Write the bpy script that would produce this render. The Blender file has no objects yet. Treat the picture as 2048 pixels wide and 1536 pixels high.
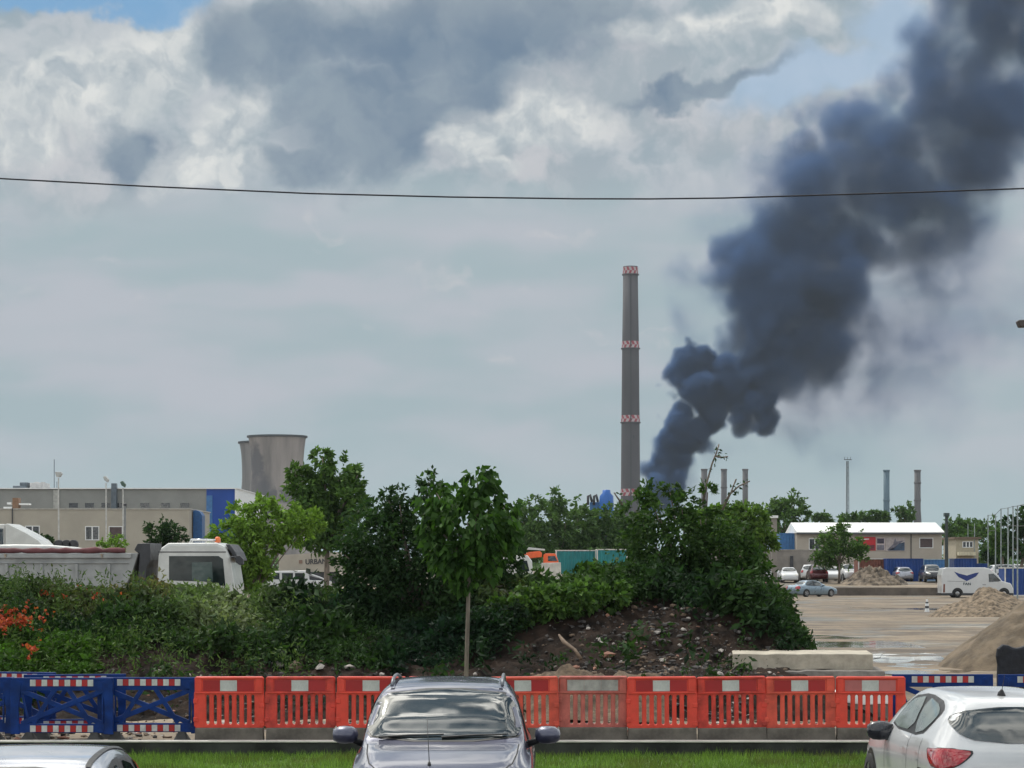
import bpy, bmesh, math, random
import numpy as np
from mathutils import Vector, Matrix
from mathutils.bvhtree import BVHTree
R = math.radians
rng = np.random.default_rng(7)
random.seed(7)
scene = bpy.context.scene
COL = scene.collection

# ------------------------------------------------------------------ camera
F = 4600.0; CX = 1024.0; HY = 1130.0; H = 2.7        # focal length in photo pixels, horizon row, eye height
cam_d = bpy.data.cameras.new('camera'); cam = bpy.data.objects.new('camera', cam_d); COL.objects.link(cam)
cam.location = (0, 0, H); cam.rotation_euler = (R(90), 0, 0)
cam_d.sensor_width = 36; cam_d.lens = 36*F/2048; cam_d.shift_y = (HY-768)/2048
cam_d.clip_start = 0.5; cam_d.clip_end = 20000
scene.camera = cam
scene.view_settings.view_transform = 'Standard'; scene.view_settings.look = 'None'
scene.view_settings.exposure = 0.08; scene.view_settings.gamma = 1
scene.cycles.use_denoising = True
scene.cycles.volume_bounces = 0
scene.cycles.max_bounces = 6; scene.cycles.transparent_max_bounces = 8

SUN_AZ, SUN_EL = R(-30), R(58)                       # left of the view axis, ahead of the camera
sun_dir = Vector((math.sin(SUN_AZ)*math.cos(SUN_EL), math.cos(SUN_AZ)*math.cos(SUN_EL), math.sin(SUN_EL)))
sl = bpy.data.lights.new('sun', 'SUN'); sl.energy = 2.3; sl.angle = R(0.6); sl.color = (1, .95, .87)
so = bpy.data.objects.new('sun', sl); COL.objects.link(so)
so.rotation_euler = sun_dir.to_track_quat('Z', 'Y').to_euler()

# ------------------------------------------------------------------ node helper
class N:
    def __init__(s, tree): s.t = tree; s.nodes = tree.nodes; s.l = tree.links
    def new(s, typ, ins=None, **kw):
        n = s.nodes.new(typ)
        for k, v in kw.items(): setattr(n, k, v)
        if ins:
            for k, v in ins.items(): s.put(n.inputs[k], v)
        return n
    def put(s, sock, v):
        if isinstance(v, bpy.types.NodeSocket): s.l.new(v, sock)
        elif isinstance(v, bpy.types.Node): s.l.new(v.outputs[0], sock)
        else: sock.default_value = v
    def m(s, op, a, b=0.0, c=0.0, clamp=False):
        n = s.nodes.new('ShaderNodeMath'); n.operation = op; n.use_clamp = clamp
        s.put(n.inputs[0], a); s.put(n.inputs[1], b); s.put(n.inputs[2], c); return n.outputs[0]
    def vm(s, op, a, b=(0, 0, 0), scale=None):
        n = s.nodes.new('ShaderNodeVectorMath'); n.operation = op
        s.put(n.inputs[0], a); s.put(n.inputs[1], b)
        if scale is not None: s.put(n.inputs['Scale'], scale)
        return n.outputs[1] if op in ('DISTANCE', 'LENGTH', 'DOT_PRODUCT') else n.outputs[0]
    def mr(s, v, a, b, c, d, smooth=True):
        n = s.nodes.new('ShaderNodeMapRange'); n.interpolation_type = 'SMOOTHSTEP' if smooth else 'LINEAR'
        for i, x in enumerate((v, a, b, c, d)): s.put(n.inputs[i], x)
        return n.outputs[0]
    def mix(s, f, a, b, blend='MIX'):
        n = s.nodes.new('ShaderNodeMix'); n.data_type = 'RGBA'; n.blend_type = blend
        s.put(n.inputs[0], f); s.put(n.inputs[6], a); s.put(n.inputs[7], b); return n.outputs[2]
    def noise(s, vec, scale, detail=4, rough=.5, dist=0.0, col=False):
        n = s.nodes.new('ShaderNodeTexNoise'); s.put(n.inputs['Vector'], vec)
        n.inputs['Scale'].default_value = scale; n.inputs['Detail'].default_value = detail
        n.inputs['Roughness'].default_value = rough; n.inputs['Distortion'].default_value = dist
        return n.outputs[1 if col else 0]

def lin(r, g, b):
    f = lambda c: (c/255/12.92) if c <= 10 else ((c/255+.055)/1.055)**2.4
    return (f(r), f(g), f(b), 1)

# ------------------------------------------------------------------ sky: Nishita behind layered clouds
world = bpy.data.worlds.new('World'); scene.world = world; world.use_nodes = True
def build_sky():
    t = N(world.node_tree); t.nodes.clear()
    out = t.new('ShaderNodeOutputWorld'); bg = t.new('ShaderNodeBackground'); bg.inputs['Strength'].default_value = 0.1
    t.l.new(bg.outputs[0], out.inputs[0])
    sky = t.new('ShaderNodeTexSky', sky_type='NISHITA', sun_disc=False, sun_elevation=SUN_EL, sun_rotation=SUN_AZ, altitude=100)
    co = t.new('ShaderNodeTexCoord').outputs['Generated']
    sp = t.new('ShaderNodeSeparateXYZ', {0: co})
    x, y, z = sp.outputs
    az = t.m('ARCTAN2', x, y)                                            # degrees-like polar coordinates of the sky
    el = t.m('ARCSINE', z)
    U = t.m('MULTIPLY', az, 46.0); V = t.m('MULTIPLY', el, 46.0)         # hundredths
    uv = t.new('ShaderNodeCombineXYZ', {0: U, 1: V}).outputs[0]
    w1 = t.vm('SUBTRACT', t.noise(uv, .33, 3, .5, col=True), (.5, .5, .5))
    w2 = t.vm('SUBTRACT', t.noise(uv, 1.15, 3, .5, col=True), (.5, .5, .5))
    w3 = t.vm('SUBTRACT', t.noise(uv, 4.2, 4, .55, col=True), (.5, .5, .5))
    p = t.vm('ADD', t.vm('ADD', t.vm('ADD', uv, t.vm('SCALE', w1, scale=1.7)), t.vm('SCALE', w2, scale=.95)), t.vm('SCALE', w3, scale=.22))
    def blob(px, py, rx, ry, rot=0, a=1.15, b=.45):
        cu, cv = 46*math.atan((px-1024)/F), 46*math.atan((1130-py)/F)
        d = t.vm('SUBTRACT', p, (cu, cv, 0))
        if rot:
            n = t.new('ShaderNodeVectorRotate', {'Vector': d, 'Angle': R(-rot)}, rotation_type='Z_AXIS'); d = n.outputs[0]
        d = t.vm('MULTIPLY', d, (100/rx, 100/ry, 0))
        return t.mr(t.vm('LENGTH', d), a, b, 0, 1)
    def many(bs, a=1.15, b=.45):
        o = None
        for q in bs:
            v = blob(*q, a=a, b=b); o = v if o is None else t.m('MAXIMUM', o, v)
        return o
    K = 10.0                                                            # the Background strength is 0.1
    def c(r, g, b, k=1.0):
        q = lin(r, g, b); return (q[0]*K*k, q[1]*K*k, q[2]*K*k, 1)
    streak = t.vm('MULTIPLY', uv, (.32, 1.2, 1)); streak = t.vm('ADD', streak, t.vm('SCALE', w1, scale=.9))
    base = t.mix(t.mr(t.noise(streak, .6, 3, .45), .36, .64, 0, 1), c(158, 175, 181), c(177, 182, 190))
    base = t.mix(t.mr(V, 0, 3.5, 1, 0), base, c(165, 183, 187))
    streak2 = t.vm('MULTIPLY', p, (.5, 1.5, 1))
    base = t.mix(t.m('MULTIPLY', t.mr(t.noise(streak2, .8, 4, .5), .60, .72, 0, .55), t.mr(V, 2, 5, 0, 1)), base, c(194, 194, 197))
    lump = t.mr(t.noise(p, 1.0, 5, .52), .36, .66, 0, 1)
    big = t.mr(t.noise(p, .42, 4, .5), .36, .64, 0, 1)
    col = base
    upper = t.mr(t.m('ADD', V, t.m('MULTIPLY', t.noise(p, .5, 3), 1.2)), 7.4, 8.8, 0, 1)
    col = t.mix(t.m('MULTIPLY', upper, .9), col, t.mix(lump, c(146, 162, 172), c(186, 191, 196)))
    soft = many([(150, 330, 230, 110, 0), (1250, 180, 260, 100, 0), (1050, 330, 200, 60, 0), (1500, 250, 220, 60, 0)])
    col = t.mix(t.m('MULTIPLY', soft, .75), col, t.mix(lump, c(158, 168, 176), c(192, 192, 196)))
    gap = many([(150, 0, 270, 52, 0), (1640, 150, 210, 62, 15), (1765, 50, 110, 90, 0)])
    skyc = t.mix(.90, t.mix(1.0, sky.outputs[0], (.55, .75, .95, 1), 'MULTIPLY'), t.mix(t.mr(U, 2, 5, 0, 1), c(112, 160, 200), c(166, 188, 210)))
    col = t.mix(t.m('MULTIPLY', gap, .8), col, skyc)
    wisp = many([(60, 110, 260, 22, 4), (250, 95, 130, 20, 0)])
    col = t.mix(t.m('MULTIPLY', wisp, .5), col, c(190, 194, 198))
    dk = many([(940, 60, 430, 88, 0), (560, 80, 170, 90, 0), (730, 235, 185, 125, -12), (620, 330, 110, 48, 0), (860, 170, 230, 80, 0), (1400, 165, 190, 26, 12), (255, 300, 60, 80, 20)], 1.22, .55)
    dark = t.mix(t.m('ADD', t.m('MULTIPLY', big, .6), t.m('MULTIPLY', t.mr(t.noise(p, .8, 4, .5), .4, .62, 0, 1), .4)), c(94, 117, 141), c(134, 149, 162))
    dark = t.mix(t.mr(V, 10.2, 11.6, 0, .55), dark, c(150, 160, 168))
    col = t.mix(t.m('MULTIPLY', dk, .95), col, dark)
    wh = many([(130, 200, 230, 95, 14), (300, 130, 130, 85, 20), (345, 60, 62, 52, 0), (430, 265, 165, 62, 42), (400, 345, 120, 50, 10), (500, 330, 60, 40, 0), (30, 300, 110, 50, 0), (1075, 225, 180, 58, -5), (940, 275, 70, 70, 0), (985, 335, 70, 30, 0),
               (1420, 50, 240, 40, 10), (1560, 20, 100, 44, 0)], 1.25, .35)
    relief = t.m('ADD', t.m('MULTIPLY', lump, .75), t.m('MULTIPLY', t.mr(t.noise(p, 2.6, 5, .5), .35, .65, 0, 1), .35), clamp=True)
    toward = t.vm('ADD', p, (-.22, .34, 0))
    lit = t.mr(t.m('SUBTRACT', t.noise(p, 1.15, 5, .5), t.noise(toward, 1.15, 5, .5)), -.15, .15, 0, 1)
    white = t.mix(t.m('ADD', t.m('MULTIPLY', lit, .65), t.m('MULTIPLY', relief, .45), clamp=True), c(162, 173, 181), c(220, 221, 218))
    col = t.mix(t.m('MULTIPLY', wh, .94), col, white)
    blue = many([(150, -10, 310, 60, -3)], 1.05, .75)
    col = t.mix(t.m('MULTIPLY', blue, .9), col, skyc)
    # the rest of the sky: bright broken cloud overhead and behind
    g = t.vm('ADD', co, t.vm('SCALE', t.vm('SUBTRACT', t.noise(co, 4, 4, .55, col=True), (.5, .5, .5)), scale=.25))
    gn = t.noise(g, 12.0, 5, .6)
    rest = t.mix(t.mr(gn, .40, .60, 0, 1), c(78, 108, 140, .8), c(246, 246, 240, 2.2))
    rest = t.mix(t.mr(t.noise(g, 3.4, 4, .5), .52, .60, 0, .7), rest, c(150, 172, 190, 1.25))
    sunw = t.vm('DOT_PRODUCT', co, tuple(sun_dir))
    rest = t.mix(t.m('MULTIPLY', t.mr(sunw, .90, .97, 0, 1), t.mr(gn, .49, .62, 0, 1)), rest, c(255, 252, 244, 5.0))
    rest = t.mix(t.mr(sunw, .975, 1.0, 0, .75), rest, c(255, 252, 240, 4.0))
    away = t.m('MAXIMUM', t.mr(t.m('ABSOLUTE', U), 14, 24, 0, 1), t.mr(V, 12.5, 18, 0, 1))
    col = t.mix(away, col, rest)
    col = t.mix(t.mr(z, -.02, -.1, 0, 1), col, c(90, 84, 74))
    t.l.new(col, bg.inputs['Color'])
build_sky()

# ------------------------------------------------------------------ materials
MATS = {}
def mat(name, c, rough=.6, metal=0.0, var=.18, scale=3.0, bump=0.0, coat=0.0, spec=.5, stretch=(1, 1, 1), c2=None, ior=1.5):
    if name in MATS: return MATS[name]
    m = bpy.data.materials.new(name); m.use_nodes = True; t = N(m.node_tree)
    b = t.nodes['Principled BSDF']
    b.inputs['Roughness'].default_value = rough; b.inputs['Metallic'].default_value = metal
    b.inputs['Coat Weight'].default_value = coat; b.inputs['Coat Roughness'].default_value = .05
    b.inputs['Specular IOR Level'].default_value = spec; b.inputs['IOR'].default_value = ior
    co = t.new('ShaderNodeTexCoord').outputs['Object']
    v = t.vm('MULTIPLY', co, stretch)
    n = t.noise(v, scale, 6, .6)
    c = tuple(c[:3]); lo = tuple(x*(1-var) for x in c)+(1,); hi = (tuple(min(1, x*(1+var)) for x in c)+(1,)) if c2 is None else tuple(c2[:3])+(1,)
    t.put(b.inputs['Base Color'], t.mix(t.mr(n, .3, .7, 0, 1), lo, hi))
    t.put(b.inputs['Roughness'], t.mr(t.noise(v, scale*2.3, 3), .3, .7, max(.02, rough-.06), min(1, rough+.06)))
    if bump:
        bp = t.new('ShaderNodeBump', {'Strength': bump, 'Distance': .03, 'Height': t.noise(v, scale*4, 6, .65)})
        t.l.new(bp.outputs[0], b.inputs['Normal'])
    MATS[name] = m; return m

def leaf_mat(name, k=1.0, trans=.3, rough=.65):
    if name in MATS: return MATS[name]
    m = bpy.data.materials.new(name); m.use_nodes = True; t = N(m.node_tree)
    b = t.nodes['Principled BSDF']; o = t.nodes['Material Output']
    a = t.new('ShaderNodeAttribute', attribute_name='tint').outputs['Color']
    t.put(b.inputs['Base Color'], a); b.inputs['Roughness'].default_value = rough; b.inputs['Specular IOR Level'].default_value = .15
    tr = t.new('ShaderNodeBsdfTranslucent'); t.put(tr.inputs[0], t.mix(1.0, a, (1.1, 1.3, .5, 1), 'MULTIPLY'))
    mx = t.new('ShaderNodeMixShader', {0: trans}); t.l.new(b.outputs[0], mx.inputs[1]); t.l.new(tr.outputs[0], mx.inputs[2])
    t.l.new(mx.outputs[0], o.inputs[0]); MATS[name] = m; return m
LEAF = leaf_mat('leaf')
BARK = mat('bark', (.16, .13, .105), .9, scale=9, var=.4, bump=.5, stretch=(1, 1, .25))

# ------------------------------------------------------------------ mesh helpers
def X(px, Y): return (px-CX)/F*Y
def Z(py, Y): return H-(py-HY)/F*Y
def W(px, py, Y): return (X(px, Y), Y, Z(py, Y))

def tag(o, label=None, cat=None, group=None, kind=None):
    if label: o['label'] = label
    if cat: o['category'] = cat
    if group: o['group'] = group
    if kind: o['kind'] = kind
    return o
def thing(name, loc, label, cat, rz=0.0, group=None, kind=None):
    o = bpy.data.objects.new(name, None); o.location = loc; o.rotation_euler = (0, 0, rz); o.empty_display_size = .2
    COL.objects.link(o); return tag(o, label, cat, group, kind)
def origin(p):
    v = Vector((0, 0, 0))
    while p is not None: v = v+Vector(p.location); p = p.parent
    return v

class MB:
    def __init__(s): s.v = []; s.f = []; s.m = []
    def add(s, vs, fs, mi=0):
        k = len(s.v); s.v += [tuple(q) for q in vs]; s.f += [tuple(i+k for i in f) for f in fs]; s.m += [mi]*len(fs); return s
    def box(s, x0, x1, y0, y1, z0, z1, mi=0):
        return s.add([(x0, y0, z0), (x1, y0, z0), (x1, y1, z0), (x0, y1, z0), (x0, y0, z1), (x1, y0, z1), (x1, y1, z1), (x0, y1, z1)],
                     [(0, 3, 2, 1), (4, 5, 6, 7), (0, 1, 5, 4), (1, 2, 6, 5), (2, 3, 7, 6), (3, 0, 4, 7)], mi)
    def prism(s, poly, y0, y1, mi=0):                                   # polygon in (x, z), extruded along y
        n = len(poly); vs = [(a, y0, b) for a, b in poly]+[(a, y1, b) for a, b in poly]
        ar = sum(poly[i][0]*poly[(i+1) % n][1]-poly[(i+1) % n][0]*poly[i][1] for i in range(n))
        fs = [tuple(range(n)), tuple(range(2*n-1, n-1, -1))]+[(i, i+n, (i+1) % n+n, (i+1) % n) for i in range(n)]
        if ar < 0: fs = [tuple(reversed(f)) for f in fs]
        return s.add(vs, fs, mi)
    def tube(s, pts, rad, n=8, mi=0, cap=True):
        pts = [Vector(p) for p in pts]
        if not hasattr(rad, '__len__'): rad = [rad]*len(pts)
        vs = []; up = Vector((0, 0, 1)); prev = None
        for i, p in enumerate(pts):
            d = (pts[min(i+1, len(pts)-1)]-pts[max(i-1, 0)]).normalized()
            a = prev if prev is not None else (up if abs(d.z) < .9 else Vector((1, 0, 0)))
            a = (a-d*a.dot(d)).normalized(); b = d.cross(a); prev = a
            for k in range(n):
                q = 2*math.pi*k/n; vs.append(p+(a*math.cos(q)+b*math.sin(q))*rad[i])
        fs = [(i*n+k, i*n+(k+1) % n, (i+1)*n+(k+1) % n, (i+1)*n+k) for i in range(len(pts)-1) for k in range(n)]
        if cap: fs += [tuple(range(n-1, -1, -1)), tuple(range((len(pts)-1)*n, len(pts)*n))]
        return s.add(vs, fs, mi)
    def lathe(s, prof, c, n=24, mi=0, axis='z'):                         # prof: (radius, height)
        vs = []
        for r, h in prof:
            for k in range(n):
                q = 2*math.pi*k/n; a, b = r*math.cos(q), r*math.sin(q)
                vs.append((c[0]+a, c[1]+b, c[2]+h) if axis == 'z' else (c[0]+a, c[1]+h, c[2]-b))
        m = len(prof)
        fs = [(i*n+k, i*n+(k+1) % n, (i+1)*n+(k+1) % n, (i+1)*n+k) for i in range(m-1) for k in range(n)]
        return s.add(vs, fs, mi)
    def bar(s, a, b, w, y0, y1, mi=0):                                   # flat bar between two (x, z) points
        a = Vector(a); b = Vector(b); d = (b-a).normalized(); q = Vector((-d.y, d.x))*w/2
        return s.prism([tuple(a-q), tuple(b-q), tuple(b+q), tuple(a+q)], y0, y1, mi)
    def build(s, name, mats, parent=None, local=False, smooth=False, bevel=0.0, loc=None):
        me = bpy.data.meshes.new(name)
        o0 = Vector((0, 0, 0)) if (local or parent is None) else origin(parent)
        if loc is not None: o0 = o0+Vector(loc)
        me.from_pydata([(v[0]-o0.x, v[1]-o0.y, v[2]-o0.z) for v in s.v], [], s.f)
        if not isinstance(mats, (list, tuple)): mats = [mats]
        for m in mats: me.materials.append(m)
        me.polygons.foreach_set('material_index', s.m)
        if smooth: me.polygons.foreach_set('use_smooth', [True]*len(s.f))
        me.update()
        o = bpy.data.objects.new(name, me); COL.objects.link(o)
        if parent is not None: o.parent = parent
        if loc is not None: o.location = Vector(o.location)+Vector(loc)
        if bevel:
            b = o.modifiers.new('bevel', 'BEVEL'); b.width = bevel; b.segments = 2; b.limit_method = 'ANGLE'; b.angle_limit = R(40)
        return o

def copy_tree(o, parent=None):
    c = o.copy(); COL.objects.link(c); c.parent = parent
    for ch in list(o.children): copy_tree(ch, c)
    return c

def np_mesh(name, V, Fq, m, parent=None, tint=None, smooth=False):
    V = np.asarray(V, dtype=np.float32); Fq = np.asarray(Fq, dtype=np.int32)
    if parent is not None: V = V-np.array(origin(parent), dtype=np.float32)
    me = bpy.data.meshes.new(name); nf, k = Fq.shape
    me.vertices.add(len(V)); me.vertices.foreach_set('co', V.ravel())
    me.loops.add(nf*k); me.loops.foreach_set('vertex_index', Fq.ravel())
    me.polygons.add(nf); me.polygons.foreach_set('loop_start', np.arange(0, nf*k, k, dtype=np.int32))
    try: me.polygons.foreach_set('loop_total', np.full(nf, k, dtype=np.int32))
    except Exception: pass
    if tint is not None:
        at = me.attributes.new('tint', 'FLOAT_COLOR', 'POINT')
        c4 = np.ones((len(V), 4), dtype=np.float32); c4[:, :3] = tint; at.data.foreach_set('color', c4.ravel())
    me.update(calc_edges=True); me.validate()
    if smooth: me.polygons.foreach_set('use_smooth', np.ones(nf, dtype=bool))
    for q in (m if isinstance(m, (list, tuple)) else [m]): me.materials.append(q)
    o = bpy.data.objects.new(name, me); COL.objects.link(o)
    if parent is not None: o.parent = parent
    return o

def vnoise(x, y, s, seed=0):                                             # smooth lattice noise 0..1
    g = np.random.default_rng(seed).random((128, 128)); x = np.asarray(x)/s+500; y = np.asarray(y)/s+500
    xi = np.floor(x).astype(int); yi = np.floor(y).astype(int); fx = x-xi; fy = y-yi
    fx = fx*fx*(3-2*fx); fy = fy*fy*(3-2*fy); q = lambda a, b: g[a % 128, b % 128]
    return (q(xi, yi)*(1-fx)+q(xi+1, yi)*fx)*(1-fy)+(q(xi, yi+1)*(1-fx)+q(xi+1, yi+1)*fx)*fy
def fbm(x, y, s, seed=0, o=4):
    r = 0; a = 1; t = 0
    for i in range(o): r = r+a*vnoise(x, y, s/2**i, seed+i); t += a; a *= .5
    return r/t
def sstep(a, b, x):
    t = np.clip((np.asarray(x, dtype=float)-a)/(b-a), 0, 1); return t*t*(3-2*t)

def unit(v): return v/np.maximum(1e-9, np.linalg.norm(v, axis=-1, keepdims=True))
def leaf_geo(P, L, tint, r, wid=.5, droop=.25, outward=None, fold=.25):
    n = len(P); a = r.normal(size=(n, 3))
    if outward is not None: a = unit(a)*.8+outward
    a[:, 2] -= droop; a = unit(a)
    b = unit(np.cross(a, r.normal(size=(n, 3)))); nn = np.cross(a, b)
    L = np.asarray(L)[:, None]; w = L*wid*.5
    base = P; tip = P+a*L-np.array([0, 0, 1])*L*droop*.4; mid = P+a*L*.42+nn*L*fold*.5
    V = np.stack([base, mid+b*w, tip, mid-b*w], 1).reshape(-1, 3)
    k = np.arange(n)[:, None]*4
    Fq = np.concatenate([k+np.array([[0, 1, 2]]), k+np.array([[0, 2, 3]])], 0)
    return V, Fq, np.repeat(tint, 4, 0)
def tints(n, ca, cb, r, jit=.35):
    f = r.random((n, 1)); c = np.array(ca)[None]*(1-f)+np.array(cb)[None]*f
    return np.clip(c*(1+jit*r.normal(size=(n, 1))*.6), .004, .9)

GREEN = ((.042, .090, .024), (.10, .18, .04))
DARKG = ((.018, .042, .018), (.038, .078, .026))
LIGHTG = ((.11, .20, .032), (.19, .31, .055))  # light leaf green; puts the bright tree's sunlit look into the colour
FARG = ((.055, .105, .038), (.10, .17, .056))
def tree(name, px, Y, lobes, n, leaf, cols=GREEN, label='', cat='tree', group=None, zbase=0.0, trunk=.1, seed=1, fork=.75, sprigs=10, wid=.5, droop=.25, squash=.85, clump=22, kind=None, base_px=None):
    """lobes: (px, py, radius px); leaf: length m. The crown is clumps of leaves round lobes that reach forward and back as well."""
    r = np.random.default_rng(seed); s = Y/F
    root = thing(name, (X(px if base_px is None else base_px, Y), Y, zbase), label, cat, group=group, kind=kind)
    C = np.array([[X(a, Y), Y+(r.random()-.5)*q*s*1.1, Z(b, Y)] for a, b, q in lobes]); Rr = np.array([q*s for *_, q in lobes])
    wts = Rr**2; wts = wts/wts.sum(); P = []; O = []
    for i, (c, q) in enumerate(zip(C, Rr)):
        m = max(20, int(n*wts[i])); nc = max(4, m//clump)
        d = unit(r.normal(size=(nc, 3))); d[:, 2] *= squash
        cc = c+d*q*(.45+.6*r.random((nc, 1))**.6)
        out = r.random(nc) < .12; cc[out] += d[out]*q*.22*r.random((out.sum(), 1))
        idx = r.integers(0, nc, m); pts = cc[idx]+r.normal(size=(m, 3))*q*.115
        P.append(pts); O.append(unit(pts-c)*.7+np.array([0, 0, .15]))
    for k in range(sprigs):                                              # shoots that stick out of the crown
        i = r.integers(0, len(C)); d = unit(r.normal(size=3)+np.array([0, 0, 1.4])); ln = Rr[i]*(.25+.3*r.random())
        m = 10; t = r.random((m, 1)); pts = C[i]+d*(Rr[i]*.95+ln*t)+r.normal(size=(m, 3))*leaf*.25
        P.append(pts); O.append(np.tile(d, (m, 1)))
    P = np.concatenate(P); O = np.concatenate(O); keep = P[:, 2] > zbase+.03; P = P[keep]; O = O[keep]
    nn = len(P); L = leaf*(.65+.7*r.random(nn))
    pn = fbm(P[:, 0]*1.0+P[:, 1]*.7, P[:, 2]+P[:, 1]*.3, max(.4, Rr.mean()*.8), seed)[:, None]
    tn = tints(nn, cols[0], cols[1], r)*(.7+.6*pn)
    V, Fq, tc = leaf_geo(P, L, tn, r, wid=wid, droop=droop, outward=O)
    np_mesh('crown', V, Fq, LEAF, root, tc)
    mb = MB(); b = Vector((X(px if base_px is None else base_px, Y), Y, zbase-.1)); top = Vector(C[np.argmax(C[:, 2])])
    j = Vector((float(C[:, 0].mean()), Y, zbase+(float(C[:, 2].min())-zbase)*fork))
    mb.tube([b, b.lerp(j, .5)+Vector((trunk*.15, 0, 0)), j], [trunk, trunk*.8, trunk*.68], 8)
    for c in C:
        e = Vector(c); mm = j.lerp(e, .5)+Vector((r.normal()*trunk, r.normal()*trunk, trunk))
        mb.tube([j, mm, e], [trunk*.6, trunk*.4, trunk*.15], 6)
    mb.build('trunk', BARK, root, smooth=True)
    return root

def plate(outer, holes, th, bev=0.0):
    """flat plate with holes in the (x, z) plane, th thick along y: filled curve turned into a mesh"""
    cu = bpy.data.curves.new('plate', 'CURVE'); cu.dimensions = '2D'; cu.fill_mode = 'BOTH'; cu.extrude = max(.001, th/2-bev); cu.bevel_depth = bev; cu.bevel_resolution = 1
    for poly in [outer]+holes:
        s = cu.splines.new('POLY'); s.points.add(len(poly)-1); s.use_cyclic_u = True
        for p, (a, b) in zip(s.points, poly): p.co = (a, b, 0, 1)
    ob = bpy.data.objects.new('plate', cu); COL.objects.link(ob)
    dg = bpy.context.evaluated_depsgraph_get(); me = ob.evaluated_get(dg).to_mesh()
    vs = [(v.co.x, -v.co.z, v.co.y) for v in me.vertices]; fs = [tuple(p.vertices) for p in me.polygons]
    ob.evaluated_get(dg).to_mesh_clear(); bpy.data.objects.remove(ob); bpy.data.curves.remove(cu)
    return vs, fs
def text_mesh(body, size, ext=.004, bold=False):
    cu = bpy.data.curves.new('letters', 'FONT'); cu.body = body; cu.size = size; cu.extrude = ext; cu.align_x = 'CENTER'; cu.align_y = 'CENTER'
    if bold: cu.offset = size*.02
    ob = bpy.data.objects.new('letters', cu); COL.objects.link(ob)
    dg = bpy.context.evaluated_depsgraph_get(); me = ob.evaluated_get(dg).to_mesh()
    vs = [(v.co.x, -v.co.z, v.co.y) for v in me.vertices]; fs = [tuple(p.vertices) for p in me.polygons]
    ob.evaluated_get(dg).to_mesh_clear(); bpy.data.objects.remove(ob); bpy.data.curves.remove(cu)
    return vs, fs
def pill(x0, x1, z0, z1, n=4):
    r = (x1-x0)/2; c = (x0+x1)/2
    return [(c+r*math.cos(t), z0+r+r*math.sin(t)) for t in np.linspace(math.pi, 2*math.pi, n+1)]+[(c+r*math.cos(t), z1-r+r*math.sin(t)) for t in np.linspace(0, math.pi, n+1)]

# ------------------------------------------------------------------ ground
def ground_mats():
    m = bpy.data.materials.new('yard_ground'); m.use_nodes = True; t = N(m.node_tree); b = t.nodes['Principled BSDF']
    co = t.new('ShaderNodeTexCoord').outputs['Object']
    v = t.vm('MULTIPLY', co, (.55, .42, 1))
    a = t.noise(v, .30, 5, .62); c = t.noise(v, .35, 7, .65); d = t.noise(co, 3, 6, .7)
    col = t.mix(t.mr(c, .3, .68, 0, 1), (.095, .072, .050, 1), (.24, .185, .125, 1))
    col = t.mix(t.mr(a, .52, .60, 0, .85), col, (.070, .07, .058, 1))
    col = t.mix(t.mr(d, .35, .75, 0, .45), col, (.06, .048, .036, 1))
    col = t.mix(t.mr(t.noise(v, .05, 2), .55, .75, 0, .8), col, (.31, .255, .185, 1))
    lo = t.noise(t.vm('MULTIPLY', co, (.10, .75, 1)), .6, 5, .6)
    col = t.mix(t.mr(lo, .52, .60, 0, .8), col, (.062, .048, .038, 1))
    ru = t.noise(t.vm('MULTIPLY', co, (.9, .06, 1)), 1.6, 4, .6); col = t.mix(t.mr(ru, .58, .68, 0, .5), col, (.08, .062, .046, 1))
    col = t.mix(t.mr(lo, .46, .36, 0, .5), col, (.34, .28, .20, 1))
    t.put(b.inputs['Base Color'], col)
    t.put(b.inputs['Roughness'], t.mr(a, .5, .62, .85, .45))
    bp = t.new('ShaderNodeBump', {'Strength': .5, 'Distance': .06, 'Height': t.noise(co, 5, 7, .65)}); t.l.new(bp.outputs[0], b.inputs['Normal'])
    return m
GROUND = ground_mats()
TERR = lambda Y: .72*sstep(203.5, 205.5, Y)+.38*sstep(206, 226, Y)
def ground_z(x, y):
    x = np.asarray(x, float); y = np.asarray(y, float)
    inlot = sstep(37, 42, y)*(1-sstep(185, 200, y))*(1-sstep(60, 90, np.abs(x)))
    b = (fbm(x*.5, y, 3.2, 11, 4)-.5)*.16+(fbm(x, y, .9, 17, 3)-.5)*(.05+.07*sstep(55, 60, y)*(1-sstep(95, 110, y)))
    near = (1-sstep(38, 44, y))*(fbm(x, y, .5, 23, 3)-.45)*.12*sstep(35.1, 36, y)
    wet = (sstep(56, 60, y)*(1-sstep(93, 100, y)))*sstep(4, 8, x)*.03
    return TERR(y)+b*inlot+near-wet
def build_ground():
    xs = np.unique(np.concatenate([np.linspace(-16, 26, 200), np.linspace(-90, 90, 60), np.linspace(-9000, 9000, 31)]))
    ys = np.unique(np.concatenate([np.linspace(34.5, 60, 90), 1/np.linspace(1/60, 1/200, 120), np.linspace(203, 206, 7), np.linspace(206, 300, 12), [500, 1000, 2000, 4000, 12000]]))
    XX, YY = np.meshgrid(xs, ys); ZZ = ground_z(XX, YY); V = np.stack([XX, YY, ZZ], -1).reshape(-1, 3); w = len(xs)
    i, j = np.meshgrid(np.arange(len(ys)-1), np.arange(w-1), indexing='ij'); k = (i*w+j).ravel()
    tag(np_mesh('ground', V, np.stack([k, k+1, k+w+1, k+w], 1), GROUND, smooth=True), kind='structure')
build_ground()
WATER = mat('puddle_water', (.10, .085, .065), .04, spec=.6, var=.1, scale=.5)
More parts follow.
